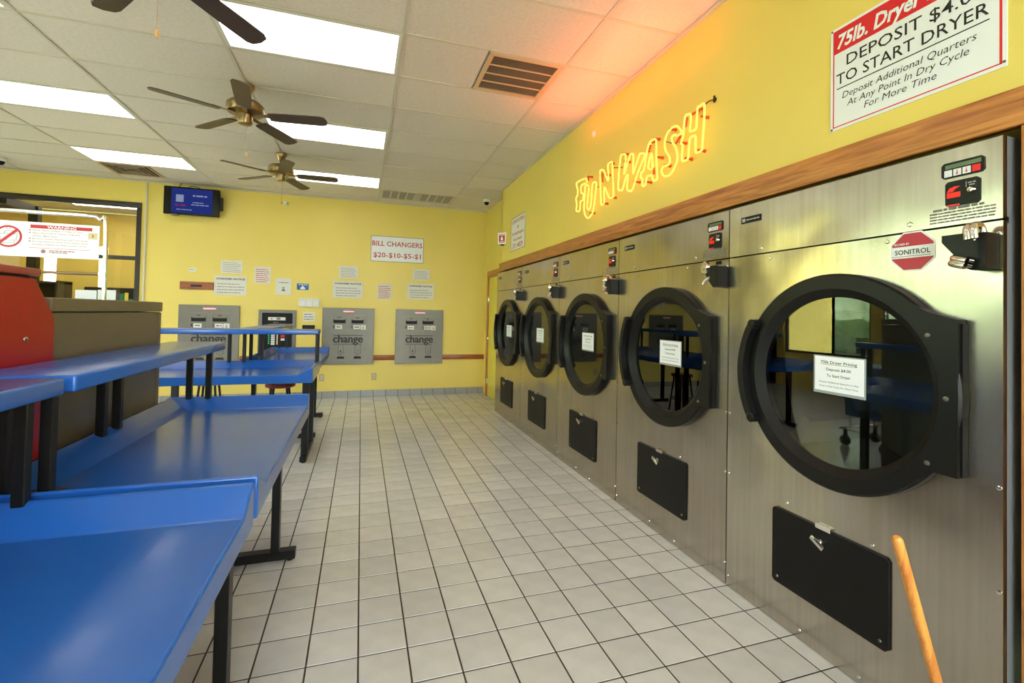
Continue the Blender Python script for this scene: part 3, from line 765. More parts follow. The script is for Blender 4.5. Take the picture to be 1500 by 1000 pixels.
# ================================================================== CABINET, RED MACHINE, CART
bm = B(); box(bm, (-1.78, .205, 0), (-1.2, 1.275, 1.445), .004, 1)
t = thing('cabinet', 'brown metal cabinet behind the second blue table', 'cabinet', (-1.5, .72, 0)); obj('body', bm, 'brown_metal', t)
bm = B(); box(bm, (-1.79, .20, 1.448), (-1.192, 1.283, 1.505), .004, 1); obj('top_cap', bm, 'brown_metal', t)
bm = B(); box(bm, (-1.2, 1.235, .01), (-1.196, 1.275, 1.44), .001, 1); obj('corner_trim', bm, 'brown_metal', t)
t = thing('washer', 'red metal washer with a slanted front corner, left edge', 'washer', (-1.58, -.53, 0))
bm = B(); prism(bm, [(-1.172, -1.2, 0), (-1.172, .187, 0), (-1.172, .187, 1.424), (-1.172, .062, 1.572), (-1.172, -1.2, 1.572)], (-.8, 0, 0)); ob = obj('body', bm, 'red', t, angle=.3)
md = ob.modifiers.new('bevel', 'BEVEL'); md.width = .005; md.segments = 2; md.limit_method = 'ANGLE'; md.angle_limit = .4
bm = B(); box(bm, (-1.965, -1.2, 1.572), (-1.18, .04, 1.580)); obj('lid_gap_shade', bm, 'black_rough', t, smooth=False)  # black filler stands in for the shade in the gap under the lid
bm = B(); box(bm, (-1.98, -1.21, 1.580), (-1.165, .082, 1.608), .005, 2); obj('lid', bm, 'red', t)
c = bp(37, 497, 'x', -1.172); bm = B(); lathe(bm, [(.010, 0), (.009, .004), (0, .007)], c, (1, 0, 0), 12); obj('screw', bm, 'chrome', t)

CX0, CX1, CY = -2.19, -1.588, 1.50
t = thing('laundry_cart', 'laundry cart with a chrome hanging rail and warning sign behind the cabinet', 'cart', ((CX0+CX1)/2, CY+.25, 0))
bm = B(); tube(bm, smooth_path([(CX0, CY, .2), (CX0, CY, 1.0), (CX0, CY, 1.95), (CX0+.03, CY, 2.02), (CX0+.08, CY, 2.04), ((CX0+CX1)/2, CY, 2.04), (CX1-.08, CY, 2.04), (CX1-.03, CY, 2.02), (CX1, CY, 1.95), (CX1, CY, 1.0), (CX1, CY, .2)], 6), .0125, 12)
rk = obj('hanging_rail', bm, 'chrome', t)
bm = B(); tube(bm, [(CX0, CY, 1.675), (CX1, CY, 1.675)], .010, 10); obj('cross_bar', bm, 'brass', t)
bm = B(); box(bm, (CX1-.028, CY-.016, 1.66), (CX1+.012, CY+.016, 1.69), .004, 1); obj('bar_clamp', bm, 'chrome', t)
sf = Frame((CX0+.02, CY-.016, 1.765), (1, 0, 0), (0, 0, 1)); SW, SH = CX1-CX0-.045, .213
bm = B(); sf.slab(bm, 0, 0, SW, SH, 0, .004); sg = obj('warning_board', bm, 'sign_white', t, smooth=False)
bm = B(); sf.slab(bm, SW-.345, .176, SW-.037, .197, .004, .0045); obj('red_band', bm, 'print_red', sg, smooth=False)
bm = B(); text(bm, sf, 'WARNING', SW-.19, .1785, .016, .145, n=.0062, bold=.02); obj('warning_word', bm, 'sign_white', sg, smooth=False)
for k, s in enumerate(('Never Allow Children To Ride In Carts.', 'Place All Loads In Center of Basket', '(50 lbs. Maximum)', 'Be Sure Casters Roll Free and Turn Easily', 'Do Not Remove Carts From Store. Serial', 'Numbers Registered With Laundry Owner.')):
    bm = B(); v = .160-k*.0172; text(bm, sf, s, SW-.332, v, .0085, (.25, .235, .12, .275, .275, .275)[k], 'L', n=.0055, bold=.004)
    if k in (0, 1, 3, 4): sf.slab(bm, SW-.349, v+.001, SW-.342, v+.008, .004, .0052)
    obj('warning_line', bm, 'print_brown', sg, smooth=False)
bm = B(); dashes(bm, sf, SW-.25, SW-.12, .038, .006, .0052); dashes(bm, sf, SW-.25, SW-.16, .028, .006, .0052); sf.poly(bm, [(SW-.278+.012*math.cos(a*PI/5), .036+.012*math.sin(a*PI/5)) for a in range(10)], .004, .005)
obj('maker_print', bm, 'print_brown', sg, smooth=False)
bm = B(); sf.slab(bm, SW-.35, .0545, SW-.045, .0565, .004, .005); obj('rule_line', bm, 'print_red', sg, smooth=False)
pc = (SW-.448, .118)
bm = B(); seg = 40; ri, ro = .055, .066
vi = [[bm.verts.new(sf.p(pc[0]+r*math.cos(2*PI*k/seg), pc[1]+r*math.sin(2*PI*k/seg), .0056)) for k in range(seg)] for r in (ri, ro)]
for k in range(seg): bm.faces.new((vi[0][k], vi[1][k], vi[1][(k+1) % seg], vi[0][(k+1) % seg]))
d = ri*.7071; e = .0055; sf.poly(bm, [(pc[0]-d-e, pc[1]-d+e), (pc[0]-d+e, pc[1]-d-e), (pc[0]+d+e, pc[1]+d-e), (pc[0]+d-e, pc[1]+d+e)], .005, .0058); obj('prohibition_ring', bm, 'print_red', sg, smooth=False)
bm = B()
for a, b_ in (((-.055, .02), (-.05, -.03)), ((-.05, -.03), (.05, -.03)), ((.05, -.03), (.058, .02)), ((-.055, .02), (.058, .02)), ((-.04, -.03), (-.04, -.055)), ((.04, -.03), (.04, -.055)), ((-.04, -.055), (.04, -.055)), ((-.03, .02), (-.02, .045)), ((-.02, .045), (.02, .045)), ((.02, .045), (.04, .02)), ((-.012, .06), (.012, .06)), ((-.012, .06), (-.012, .08)), ((.012, .06), (.012, .08)), ((-.012, .08), (.012, .08))):
    A = Vector(a)*.74; C_ = Vector(b_)*.74; nn = Vector((-(C_-A).y, (C_-A).x)).normalized()*.0012
    sf.poly(bm, [tuple(Vector(pc)+A+nn), tuple(Vector(pc)+A-nn), tuple(Vector(pc)+C_-nn), tuple(Vector(pc)+C_+nn)], .004, .0052)
obj('cart_pictogram', bm, 'print_pale', sg, smooth=False)
bm = B(); sf.slab(bm, SW-.056, .126, SW-.010, .166, .0045, .006); nb = obj('number_tag', bm, 'tan', sg, smooth=False)
bm = B(); text(bm, sf, '3', SW-.033, .137, .018, n=.0064); obj('number', bm, 'print_black', nb, smooth=False)
bm = B(); prism(bm, [(CX0+.03, CY+.02, .95), (CX1-.03, CY+.02, .95), (CX1-.09, CY+.02, .35), (CX0+.09, CY+.02, .35)], (0, .48, 0)); obj('basket', bm, 'basket', t, smooth=False)
bm = B(); tube(bm, [(CX0, CY, .2), (CX1, CY, .2), (CX1, CY+.5, .2), (CX0, CY+.5, .2)], .0125, 10, closed=True)
for x in (CX0+.1, CX1-.1):
    for y in (CY+.05, CY+.45): tube(bm, [(x, y, .2), (x, y, .36)], .0125, 8)
obj('chassis', bm, 'chrome', t)
for x in (CX0+.05, CX1-.05):
    for y in (CY+.03, CY+.47):
        bm = B(); lathe(bm, [(.06, -.014), (.06, .014)], (x, y, .06), (1, 0, 0), 20); box(bm, (x-.02, y-.012, .06), (x+.02, y+.012, .195)); obj('caster', bm, 'dark', t, smooth=False)

# ================================================================== LONG-HANDLED DUSTPAN BY THE FIRST DRYER
def at_depth(u, v, d): return CAM + (CR*((u-CPX)/F_PX) + CU*((CPY-v)/F_PX) + CF)*d
ptop = at_depth(1313, 786, 1.16); p2 = at_depth(1372, 1000, 1.20)
dv = (p2-ptop).normalized(); pend = ptop + dv*((ptop.z-.14)/-dv.z)
t = thing('dustpan', 'upright wooden handle of a dustpan in front of the nearest dryer', 'dustpan', (pend.x, pend.y, 0))
bm = B(); tube(bm, [ptop, ptop+dv*.004, ptop+dv*.012, pend], [.007, .0105, .0125, .0135], 16); obj('handle', bm, 'dowel', t)
bm = B(); tube(bm, smooth_path([(pend.x, pend.y-.14, .09), (pend.x, pend.y-.10, .14), pend, (pend.x, pend.y+.10, .14), (pend.x, pend.y+.14, .09)], 5), .005, 8); obj('bail', bm, 'dark', t)
bm = B(); px_, py_ = pend.x, pend.y
prism(bm, [(px_-.14, py_-.15, 0), (px_+.12, py_-.15, 0), (px_+.12, py_-.15, .12), (px_+.02, py_-.15, .12)], (0, .005, 0)); prism(bm, [(px_-.14, py_+.145, 0), (px_+.12, py_+.145, 0), (px_+.12, py_+.145, .12), (px_+.02, py_+.145, .12)], (0, .005, 0))
box(bm, (px_-.14, py_-.145, 0), (px_+.12, py_+.145, .004)); box(bm, (px_+.115, py_-.145, .004), (px_+.12, py_+.145, .12)); box(bm, (px_+.02, py_-.145, .116), (px_+.115, py_+.145, .12)); obj('pan', bm, 'dark', t, smooth=False)

# ================================================================== CEILING FANS
def fan(label, y, off):
    x = GX-2*GS; t = thing('ceiling_fan', label, 'fan', (x, y, H), 'ceiling fans in a row')
    bm = B(); lathe(bm, [(.066, 0), (.066, -.02), (.045, -.055), (.028, -.085), (.0, -.088)], (x, y, H-.003), (0, 0, 1), 24); obj('canopy', bm, 'brass', t)
    bm = B(); tube(bm, [(x, y, H-.09), (x, y, 3.24)], .012, 12); obj('rod', bm, 'brass', t)
    bm = B(); lathe(bm, [(0, 3.255), (.06, 3.252), (.12, 3.235), (.145, 3.21), (.147, 3.165), (.135, 3.145), (.08, 3.135), (.0, 3.133)], (x, y, 0), (0, 0, 1), 32); obj('motor', bm, 'brass', t)
    bm = B(); lathe(bm, [(0, 3.134), (.056, 3.132), (.058, 3.07), (.05, 3.052), (.0, 3.045)], (x, y, 0), (0, 0, 1), 24); obj('switch_cup', bm, 'brass', t)
    for k in range(5):
        a = math.radians(off+72*k); xf = Matrix.Translation((x, y, 3.128)) @ Matrix.Rotation(a, 4, 'Z') @ Matrix.Rotation(math.radians(-11), 4, 'X')
        bm = B(); pts = [(.19, -.05), (.24, -.058), (.45, -.064), (.62, -.066), (.655, -.05), (.668, 0), (.655, .05), (.62, .066), (.45, .064), (.24, .058), (.19, .05)]
        prism(bm, [(a_, b_, -.004) for a_, b_ in pts], (0, 0, .008)); bl = obj('blade', bm, 'blade', t, xf=xf, smooth=False)
        bm = B(); prism(bm, [(.08, -.014, .002), (.17, -.02, .002), (.25, -.035, .005), (.25, .035, .005), (.17, .02, .002), (.08, .014, .002)], (0, 0, .006)); obj('blade_arm', bm, 'brass', t, xf=xf, smooth=False)
    bm = B(); tube(bm, [(x+.02, y-.01, 3.06), (x+.02, y-.01, 2.80)], .0016, 6); obj('pull_chain', bm, 'brass', t)
    bm = B(); lathe(bm, [(.003, .04), (.009, .03), (.010, .012), (.004, 0)], (x+.02, y-.01, 2.765), (0, 0, 1), 12); obj('chain_knob', bm, 'knob_wood', t)
fan('ceiling fan cut off by the top edge, nearest the viewer', GY-GS, -14)
fan('middle ceiling fan, whole in view over the tables', GY+2*GS, -9)
fan('farthest and smallest ceiling fan, near the television', GY+5*GS, -2)

# ================================================================== CEILING VENTS, CAMERAS
def vent_frame(t, x0, y0, x1, y1, e, m_, z=None):
    z = H-.006 if z is None else z; bm = B()
    for lo, hi in (((x0, y0, z), (x1, y0+e, z+.014)), ((x0, y1-e, z), (x1, y1, z+.014)), ((x0, y0+e, z), (x0+e, y1-e, z+.014)), ((x1-e, y0+e, z), (x1, y1-e, z+.014))): box(bm, lo, hi)
    obj('frame', bm, m_, t, smooth=False)
x0, y0 = GX+GS+.012, GY+.012; x1, y1 = GX+2*GS-.012, GY+GS-.012
t = thing('ceiling_vent', 'square tan ceiling vent with dark louvres near the neon sign', 'vent', ((x0+x1)/2, (y0+y1)/2, H), 'ceiling vents')
vent_frame(t, x0, y0, x1, y1, .035, 'vent_frame')
bm = B(); box(bm, (x0+.035, y0+.035, H+.014), (x1-.035, y1-.035, H+.018)); obj('backing', bm, 'dark', t, smooth=False)
n_ = 40; dy = (y1-y0-.07)/n_
for k in range(1, 4):
    yy = y0+.035+k*(y1-y0-.07)/4; bm = B(); box(bm, (x0+.035, yy-.006, H-.004), (x1-.035, yy+.006, H+.008)); obj('bar', bm, 'vent_frame', t, smooth=False)
for k in range(n_):
    if k % 10 == 0: continue
    yy = y0+.035+dy*k; bm = B(); prism(bm, [(x0+.036, yy-.002, H-.001), (x0+.036, yy, H-.001), (x0+.036, yy+.006, H+.012), (x0+.036, yy+.004, H+.012)], (x1-x0-.072, 0, 0)); obj('louvre', bm, 'vent_dark', t, smooth=False)
for q, lab in enumerate(('left half of the pale grille pair by the back wall', 'right half of the pale grille pair by the back wall')):
    x0, y0 = GX+q*GS+.012, GY+7*GS+.012; x1, y1 = x0+GS-.024, y0+GS-.024
    t = thing('ceiling_vent', lab, 'vent', ((x0+x1)/2, (y0+y1)/2, H), 'ceiling vents')
    vent_frame(t, x0, y0, x1, y1, .04, 'tee')
    bm = B(); box(bm, (x0+.04, y0+.04, H+.012), (x1-.04, y1-.04, H+.016)); obj('backing', bm, 'vent_dark', t, smooth=False)
    wv = (x1-x0-.08)/4
    for k in range(1, 4): bm = B(); xx = x0+.04+k*wv; box(bm, (xx-.012, y0+.04, H-.004), (xx+.012, y1-.04, H+.006)); obj('bar', bm, 'tee', t, smooth=False)
    for k in range(14):
        yy = y0+.05+k*(y1-y0-.1)/13; bm = B(); box(bm, (x0+.041, yy-.006, H), (x1-.041, yy+.006, H+.004)); obj('louvre', bm, 'vent_grey', t, smooth=False)
x0, y0 = GX-6*GS+.012, GY+7*GS+.012; x1, y1 = x0+GS-.024, y0+GS-.024
t = thing('ceiling_vent', 'square diffuser vent behind the glowing panel near the television', 'vent', ((x0+x1)/2, (y0+y1)/2, H), 'ceiling vents')
for k in range(5):
    e = .055*k; vent_frame(t, x0+e, y0+e, x1-e, y1-e, .022, 'vent_frame' if k == 0 else 'vent_dark', H-.006-.004*(k % 2))
bm = B(); box(bm, (x0+.02, y0+.02, H+.012), (x1-.02, y1-.02, H+.016)); obj('backing', bm, 'dark', t, smooth=False)
def dome(label, x, y):
    t = thing('dome_camera', label, 'camera', (x, y, H), 'security cameras')
    bm = B(); lathe(bm, [(.055, 0), (.058, -.03), (.05, -.045), (0, -.046)], (x, y, H-.003), (0, 0, 1), 24); obj('housing', bm, 'white', t)
    bm = B(); lathe(bm, [(.042, -.045), (.041, -.06), (.032, -.08), (.016, -.092), (0, -.095)], (x, y, H-.003), (0, 0, 1), 20); obj('dome', bm, 'black', t)
dome('white dome camera in the corner above the dryers', 1.93, 5.42)
dome('dome camera at the left edge above the interior window', -4.58, 5.72)

# ================================================================== NEON SIGN
NX = 1.945
def r1(p): return (836+.1*p[0], 230+.1*p[1])
def r2(p): return (896+.1*p[0], 190+.1*p[1])
def r3(p): return (960+.14*p[0], 130+.14*p[1])
LET = [('F', r1, False, [(240,370),(215,315),(95,372),(90,430),(103,480),(98,560),(78,610),(90,700),(80,775),(95,795),(128,785),(140,700),(142,650),(180,625),(184,540),(152,522),(152,430),(175,402),(215,385)]),
       ('U', r1, False, [(262,430),(240,405),(215,430),(205,560),(195,740),(205,830),(235,885),(262,888),(295,858),(325,800),(345,690),(372,470),(375,380),(350,365),(322,390),(310,500),(295,690),(270,770),(245,748),(242,690),(255,560),(266,450)]),
       ('N', r1, True, [(430,240),(437,200),(465,186),(490,212),(545,345),(552,250),(547,115),(580,80),(608,84),(615,250),(628,540),(610,588),(575,598),(550,570),(492,440),(492,640),(480,680),(450,695),(440,560)]),
       ('W', r2, True, [(120,500),(135,385),(165,358),(203,368),(203,450),(182,625),(192,625),(250,430),(275,362),(315,360),(318,450),(313,620),(322,620),(370,480),(410,362),(440,346),(488,352),(480,390),(380,640),(302,878),(242,888),(228,850),(235,700),(240,668),(215,674),(160,868),(130,884),(97,868),(102,700)]),
       ('A', r2, False, [(555,186),(645,140),(655,400),(668,690),(640,738),(606,746),(590,672),(525,682),(505,740),(490,808),(450,820),(448,720),(425,698),(440,620),(470,590),(500,420),(540,222),(575,205)]),
       ('A_eye', r2, True, [(580,345),(553,450),(536,535),(548,574),(596,568),(595,450)]),
       ('S', r3, True, [(275,455),(240,400),(210,390),(160,420),(115,490),(97,580),(110,650),(145,710),(152,770),(130,800),(90,810),(65,850),(75,895),(110,915),(160,890),(205,810),(232,720),(215,620),(180,560),(172,510),(200,480),(230,490)]),
       ('H', r3, True, [(310,300),(345,266),(370,272),(370,350),(362,438),(390,438),(428,405),(440,212),(465,182),(512,162),(510,330),(490,600),(480,645),(427,667),(420,600),(420,502),(390,496),(360,530),(350,640),(340,730),(292,757),(278,720),(285,590),(266,570),(290,500)])]
sc = bp(945, 240, 'x', NX)
nl = bpy.data.lights.new('added_red_uplight', 'AREA'); nl.shape = 'RECTANGLE'; nl.size = .05; nl.size_y = 1.7; nl.energy = 7.5; nl.color = (1, .16, .07); nl.spread = 2.2  # added red area light for the pink ceiling glow, separate from the tubes
no = bpy.data.objects.new('added_red_uplight', nl); COL.objects.link(no); no.location = (1.86, 1.05, 2.88); no.rotation_euler = (0, PI-.42, 0)
t = thing('neon_sign', 'glowing yellow neon letters reading FUN WASH on the yellow wall', 'neon sign', (XW-.03, sc.y, 2.48))
for nm, fn, closed, pts in LET:
    P_ = smooth_path([bp(*fn(p), 'x', NX) for p in pts], 4, closed)
    bm = B(); tube(bm, P_, .0058, 8, closed=closed); obj('neon_letter', bm, 'neon', t)
SUP = [(r1, p) for p in ((350,822),(540,682),(662,595),(315,292),(630,95),(575,265))] + [(r2, p) for p in ((240,358),(265,472),(410,768),(575,770),(700,138),(745,412))] + [(r3, p) for p in ((550,300),(515,650),(380,735),(322,570),(155,808),(75,722),(212,430))]
for fn, p in SUP:
    c = bp(*fn(p), 'x', XW-.004); bm = B(); lathe(bm, [(.012, 0), (.009, .012), (.006, .05), (.009, .053)], (XW, c.y, c.z), (-1, 0, 0), 10); obj('tube_standoff', bm, 'neon_red', t)
for fn, a, b_ in ((r1, (262, 345), (262, 300)), (r1, (468, 230), (468, 365)), (r2, (572, 215), (540, 330)), (r2, (615, 560), (618, 650)), (r3, (330, 300), (315, 400)), (r3, (380, 270), (490, 205)), (r3, (215, 570), (265, 490)), (r2, (585, 195), (632, 172))):
    bm = B(); tube(bm, [bp(*fn(a), 'x', XW-.03), bp(*fn(b_), 'x', XW-.03)], .008, 8); obj('electrode', bm, 'neon_red', t)
for fn, ps in ((r1, ((370, 440), (430, 440))), (r1, ((620, 158), (760, 150))), (r3, ((105, 550), (200, 580)))):
    bm = B(); tube(bm, [bp(*fn(p), 'x', XW-.02) for p in ps], .003, 6); obj('jumper_wire', bm, 'dark', t)
bm = B(); tube(bm, smooth_path([bp(*r3(p), 'x', XW-.015) for p in ((520, 165), (560, 130), (600, 118), (628, 114))], 5), .0035, 8); obj('supply_wire', bm, 'dark', t)
c = bp(*r3((628, 112)), 'x', XW); bm = B(); lathe(bm, [(.012, 0), (.010, .012), (.004, .016)], (XW, c.y, c.z), (-1, 0, 0), 10); box(bm, (XW-.012, c.y-.004, c.z-.02), (XW-.004, c.y+.004, c.z+.022)); obj('wire_anchor', bm, 'dark', t)

# ================================================================== SIGNS ON THE DRYER WALL
def board(name, label, fr, W_, H_, m_='sign_white', th=.004, cat='sign', group=None):
    bm = B(); fr.slab(bm, 0, 0, W_, H_, .0005, th); o = obj(name, bm, m_, smooth=False); return tag(o, label, cat, group)
y1, y0, z0, z1 = -.537, -1.148, 2.335, 2.80
fr = right_frame(y1, z0, XW); W_, H_ = y1-y0, z1-z0
s = board('dryer_price_sign', 'large white and red sign giving the dryer price, upper right', fr, W_, H_)
bm = B(); e = .012; wl = .0045
for a, b_, c, d in ((e, e, W_-e, e+wl), (e, e, e+wl, H_-e), (W_-e-wl*1.6, e, W_-e, H_-e)): fr.slab(bm, a, b_, c, d, .004, .0045)
fr.slab(bm, e, H_-.118, W_-e, H_-e, .004, .0046); obj('red_field', bm, 'sign_red', s, smooth=False)
bm = B(); text(bm, fr, '75lb. Dryer Pricing', W_/2, H_-.098, .062, W_*.90, n=.0054, bold=.03, shear=.22); obj('sign_heading', bm, 'sign_white', s, smooth=False)
bm = B(); text(bm, fr, 'DEPOSIT $4.00', W_*.515, H_-.19, .050, W_*.79, n=.005, bold=.004); text(bm, fr, 'TO START DRYER', W_*.485, H_-.262, .050, W_*.88, n=.005, bold=.004)
fr.slab(bm, .03, H_-.283, W_-.045, H_-.279, .004, .005)
text(bm, fr, 'Deposit Additional Quarters', W_*.48, H_-.332, .030, W_*.78, n=.005, bold=-.004, shear=.2); text(bm, fr, 'At Any Point In Dry Cycle', W_*.48, H_-.374, .030, W_*.71, n=.005, bold=-.004, shear=.2); text(bm, fr, 'For More Time', W_*.46, H_-.414, .030, W_*.43, n=.005, bold=-.004, shear=.2)
obj('sign_lettering', bm, 'print_black', s, smooth=False)
for u, v in ((e*.6, e*.6), (W_-e*.6, e*.6+.01), (e*.6, H_-e*.6), (W_-e*.6, H_-e*.6)):
    bm = B(); lathe(bm, [(.005, 0), (.004, .003)], fr.p(u, v, .004), (-1, 0, 0), 8); obj('screw', bm, 'dull_steel', s)
y1, y0, z0, z1 = 4.235, 3.64, 2.365, 2.83
fr = right_frame(y1, z0, XW); W_, H_ = y1-y0, z1-z0
s = board('police_number_sign', 'white sign with a police telephone number above the farthest dryers', fr, W_, H_)
for k, (tx, wd, h_) in enumerate((('TO REPORT LOITERING', .88, .05), ('Call', .14, .045), ('The Non-Emergency', .82, .045), ('Police Number!', .62, .045), ('371-4829', .72, .066))):
    bm = B(); text(bm, fr, tx, W_/2, H_-.085-.083*k-(.015 if k == 4 else 0), h_, W_*wd, n=.005); obj('sign_lettering', bm, 'print_red', s, smooth=False)
bm = B()
for a, b_, c, d in ((0, 0, W_, .006), (0, H_-.006, W_, H_), (0, 0, .006, H_), (W_-.006, 0, W_, H_)): fr.slab(bm, a, b_, c, d, .004, .0055)
obj('sign_border', bm, 'print_grey', s, smooth=False)
# three-sided fire extinguisher sign
pt = [(XW, 4.50), (XW-.095, 4.60), (XW, 4.70)]; za, zb = 2.52, 2.69
bm = B(); prism(bm, [(p[0], p[1], za) for p in pt], (0, 0, zb-za)); s = tag(obj('fire_sign', bm, 'sign_white', smooth=False), 'small red and white projecting fire sign near the corner', 'sign')
for (a, c) in ((pt[0], pt[1]), (pt[1], pt[2])):
    A, C_ = Vector((*a, 0)), Vector((*c, 0))
    if a == pt[0]: A, C_ = C_, A
    ff = Frame((A.x, A.y, za), C_-A, (0, 0, 1)) if a == pt[0] else Frame((C_.x, C_.y, za), A-C_, (0, 0, 1)); ln = (C_-A).length
    bm = B(); ff.slab(bm, ln*.14, .02, ln*.86, .15, .0008, .002); rf = obj('red_field', bm, 'print_red', s, smooth=False)
    bm = B(); dashes(bm, ff, ln*.22, ln*.8, .13, .011, .003); ff.poly(bm, [(ln*.35, .055), (ln*.65, .055), (ln*.6, .10), (ln*.5, .118), (ln*.4, .10)], .002, .0028); dashes(bm, ff, ln*.22, ln*.8, .03, .011, .003); obj('flame_mark', bm, 'sign_white', rf, smooth=False)
bm = B(); box(bm, (XW-.05, 4.57, za-.012), (XW, 4.63, za)); obj('lower_clip', bm, 'dark', s, smooth=False)
c = bp(871, 196, 'x', XW); bm = B(); lathe(bm, [(.028, 0), (.028, .012), (.016, .02), (0, .021)], (XW, c.y, c.z), (-1, 0, 0), 18); tag(obj('wall_sensor', bm, 'white'), 'small round white sensor high on the yellow wall', 'sensor')

# ================================================================== BACK WALL: CHANGERS, SIGNS, TV
def changer(label, x0, sealed=True):
    W_, H_ = .838, .962; z0 = .558; fr = back_frame(x0, z0)
    t = thing('bill_changer', label, 'changer', (x0+W_/2, YB, z0), 'bill changers in the back wall')
    bm = B(); box(bm, (x0, YB-.022, z0), (x0+W_, YB, z0+H_), .004, 1); obj('face_plate', bm, 'dull_steel', t)
    f = back_frame(x0, z0, .022)
    bm = B(); f.slab(bm, .33, .876, .51, .932, .0002, .002); lb = obj('red_label', bm, 'print_red', t, smooth=False)
    bm = B(); f.slab(bm, .332, .892, .508, .918, .002, .0028); obj('label_strip', bm, 'sign_white', lb, smooth=False)
    for k, u in enumerate((.146, .437)):
        bm = B(); wl = .006; a, b_, c, d = u, .588, u+.262+.02*k, .845
        for q in ((a, b_, c, b_+wl), (a, d-wl, c, d), (a, b_, a+wl, d), (c-wl, b_, c, d)): f.slab(bm, *q, .0002, .0016)
        ac = obj('acceptor_outline', bm, 'print_grey', t, smooth=False)
        bm = B(); f.poly(bm, [(u+.03, .703), (u+.225, .703), (u+.225, .775), (u+.205, .758), (u+.05, .758), (u+.03, .775)], .0004, .006); obj('bill_slot', bm, 'black_rough', ac, smooth=False)
        bm = B(); dashes(bm, f, u+.10, u+.155, .792, .014, .002); text(bm, f, str(k+1), u+.035, .625, .042, .02, n=.002); obj('slot_print', bm, 'print_black', ac, smooth=False)
        bm = B(); f.slab(bm, u+.062, .605, u+.172, .672, .0004, .003)
        if k: f.slab(bm, u+.18, .595, u+.265, .676, .0004, .003)
        ds = obj('slot_decal', bm, 'paper', ac, smooth=False)
        bm = B(); dashes(bm, f, u+.08, u+.155, .63, .02, .004)
        if k: text(bm, f, '$', u+.222, .612, .042, .028, n=.004)
        obj('decal_print', bm, 'print_grey', ds, smooth=False)
    bm = B()
    for q in (-.005, 0, .005): text(bm, f, 'change', .418+q, .376, .140, .478, n=.002+q*.03, bold=.012)
    obj('change_lettering', bm, 'print_black', t, smooth=False)
    for q in ((.180, .491, .255, .502), (.30, .491, .655, .502), (.180, .342, .505, .352), (.575, .342, .645, .352)):
        bm = B(); f.slab(bm, *q, .0004, .002); obj('print_rule', bm, 'print_black', t, smooth=False)
    for k, u in enumerate((.305, .578)):
        bm = B(); w2 = .005
        path = [(u-.03, .335), (u-.042, .318), (u-.042, .225), (u-.055, .208), (u, .165), (u+.055, .208), (u+.042, .225), (u+.042, .318), (u+.03, .335)]
        for (a, b_), (c, d) in zip(path, path[1:]):
            A = Vector((a, b_)); C_ = Vector((c, d)); nn = Vector((-(C_-A).y, (C_-A).x)).normalized()*w2*.6; f.poly(bm, [tuple(A+nn), tuple(A-nn), tuple(C_-nn), tuple(C_+nn)], .0004, .0016)
        text(bm, f, str(k+1), u, .205, .042, .018, n=.002); ar = obj('arrow_outline', bm, 'print_black', t, smooth=False)
        bm = B(); f.slab(bm, u-.07, .075, u+.07, .10, .0004, .02); cp = obj('coin_cup', bm, 'dull_steel', t, smooth=False)
        bm = B(); f.poly(bm, [(u-.062, .102), (u+.062, .102), (u+.05, .14), (u-.05, .14)], .0004, .003); obj('coin_opening', bm, 'dark', cp, smooth=False)
changer('steel bill changer right of the card machine, partly behind the far table', -.645)
changer('steel bill changer farthest right, nearest the corner', .555)
changer('steel bill changer on the left, under the wooden slot board', -2.712)
t = thing('card_machine', 'dark faced card machine in a steel frame between two changers', 'card machine', (-1.325, YB, .56), None)
x0 = -1.605; W_, H_ = .56, .905; z0 = .56
bm = B(); box(bm, (x0, YB-.02, z0), (x0+W_, YB, z0+H_), .004, 1); obj('face_plate', bm, 'dull_steel', t)
f = back_frame(x0, z0, .02)
bm = B(); f.slab(bm, .055, .05, W_-.055, H_-.05, .0003, .006); pn = obj('dark_panel', bm, 'black_rough', t, smooth=False)
f = back_frame(x0, z0, .026)
bm = B(); f.slab(bm, .145, .735, .40, .785, .0002, .003); f.slab(bm, .145, .62, .40, .66, .0002, .003); f.slab(bm, .075, .505, .175, .545, .0002, .003); obj('label_strip', bm, 'paper', pn, smooth=False)
bm = B(); f.slab(bm, .18, .75, .21, .772, .0031, .004); f.slab(bm, .27, .745, .325, .777, .0031, .004); dashes(bm, f, .22, .30, .695, .012, .003); obj('label_print', bm, 'print_grey', pn, smooth=False)
for k in range(5): bm = B(); f.slab(bm, .150, .35+k*.033, .172, .368+k*.033, .0002, .004); obj('indicator', bm, 'led_green', pn, smooth=False)
for k in range(5): bm = B(); f.slab(bm, .195, .335+k*.036, .250, .366+k*.036, .0002, .005); obj('button', bm, 'button_white', pn, smooth=False)
bm = B(); f.slab(bm, .275, .34, .295, .51, .0002, .003); obj('card_guide', bm, 'tan', pn, smooth=False)
bm = B(); f.slab(bm, .335, .455, .395, .50, .0002, .004); obj('red_key', bm, 'sign_red', pn, smooth=False)
for v in (.405, .505): bm = B(); f.slab(bm, .335, v, .395, v+.035, .0002, .004); obj('white_key', bm, 'button_white', pn, smooth=False)

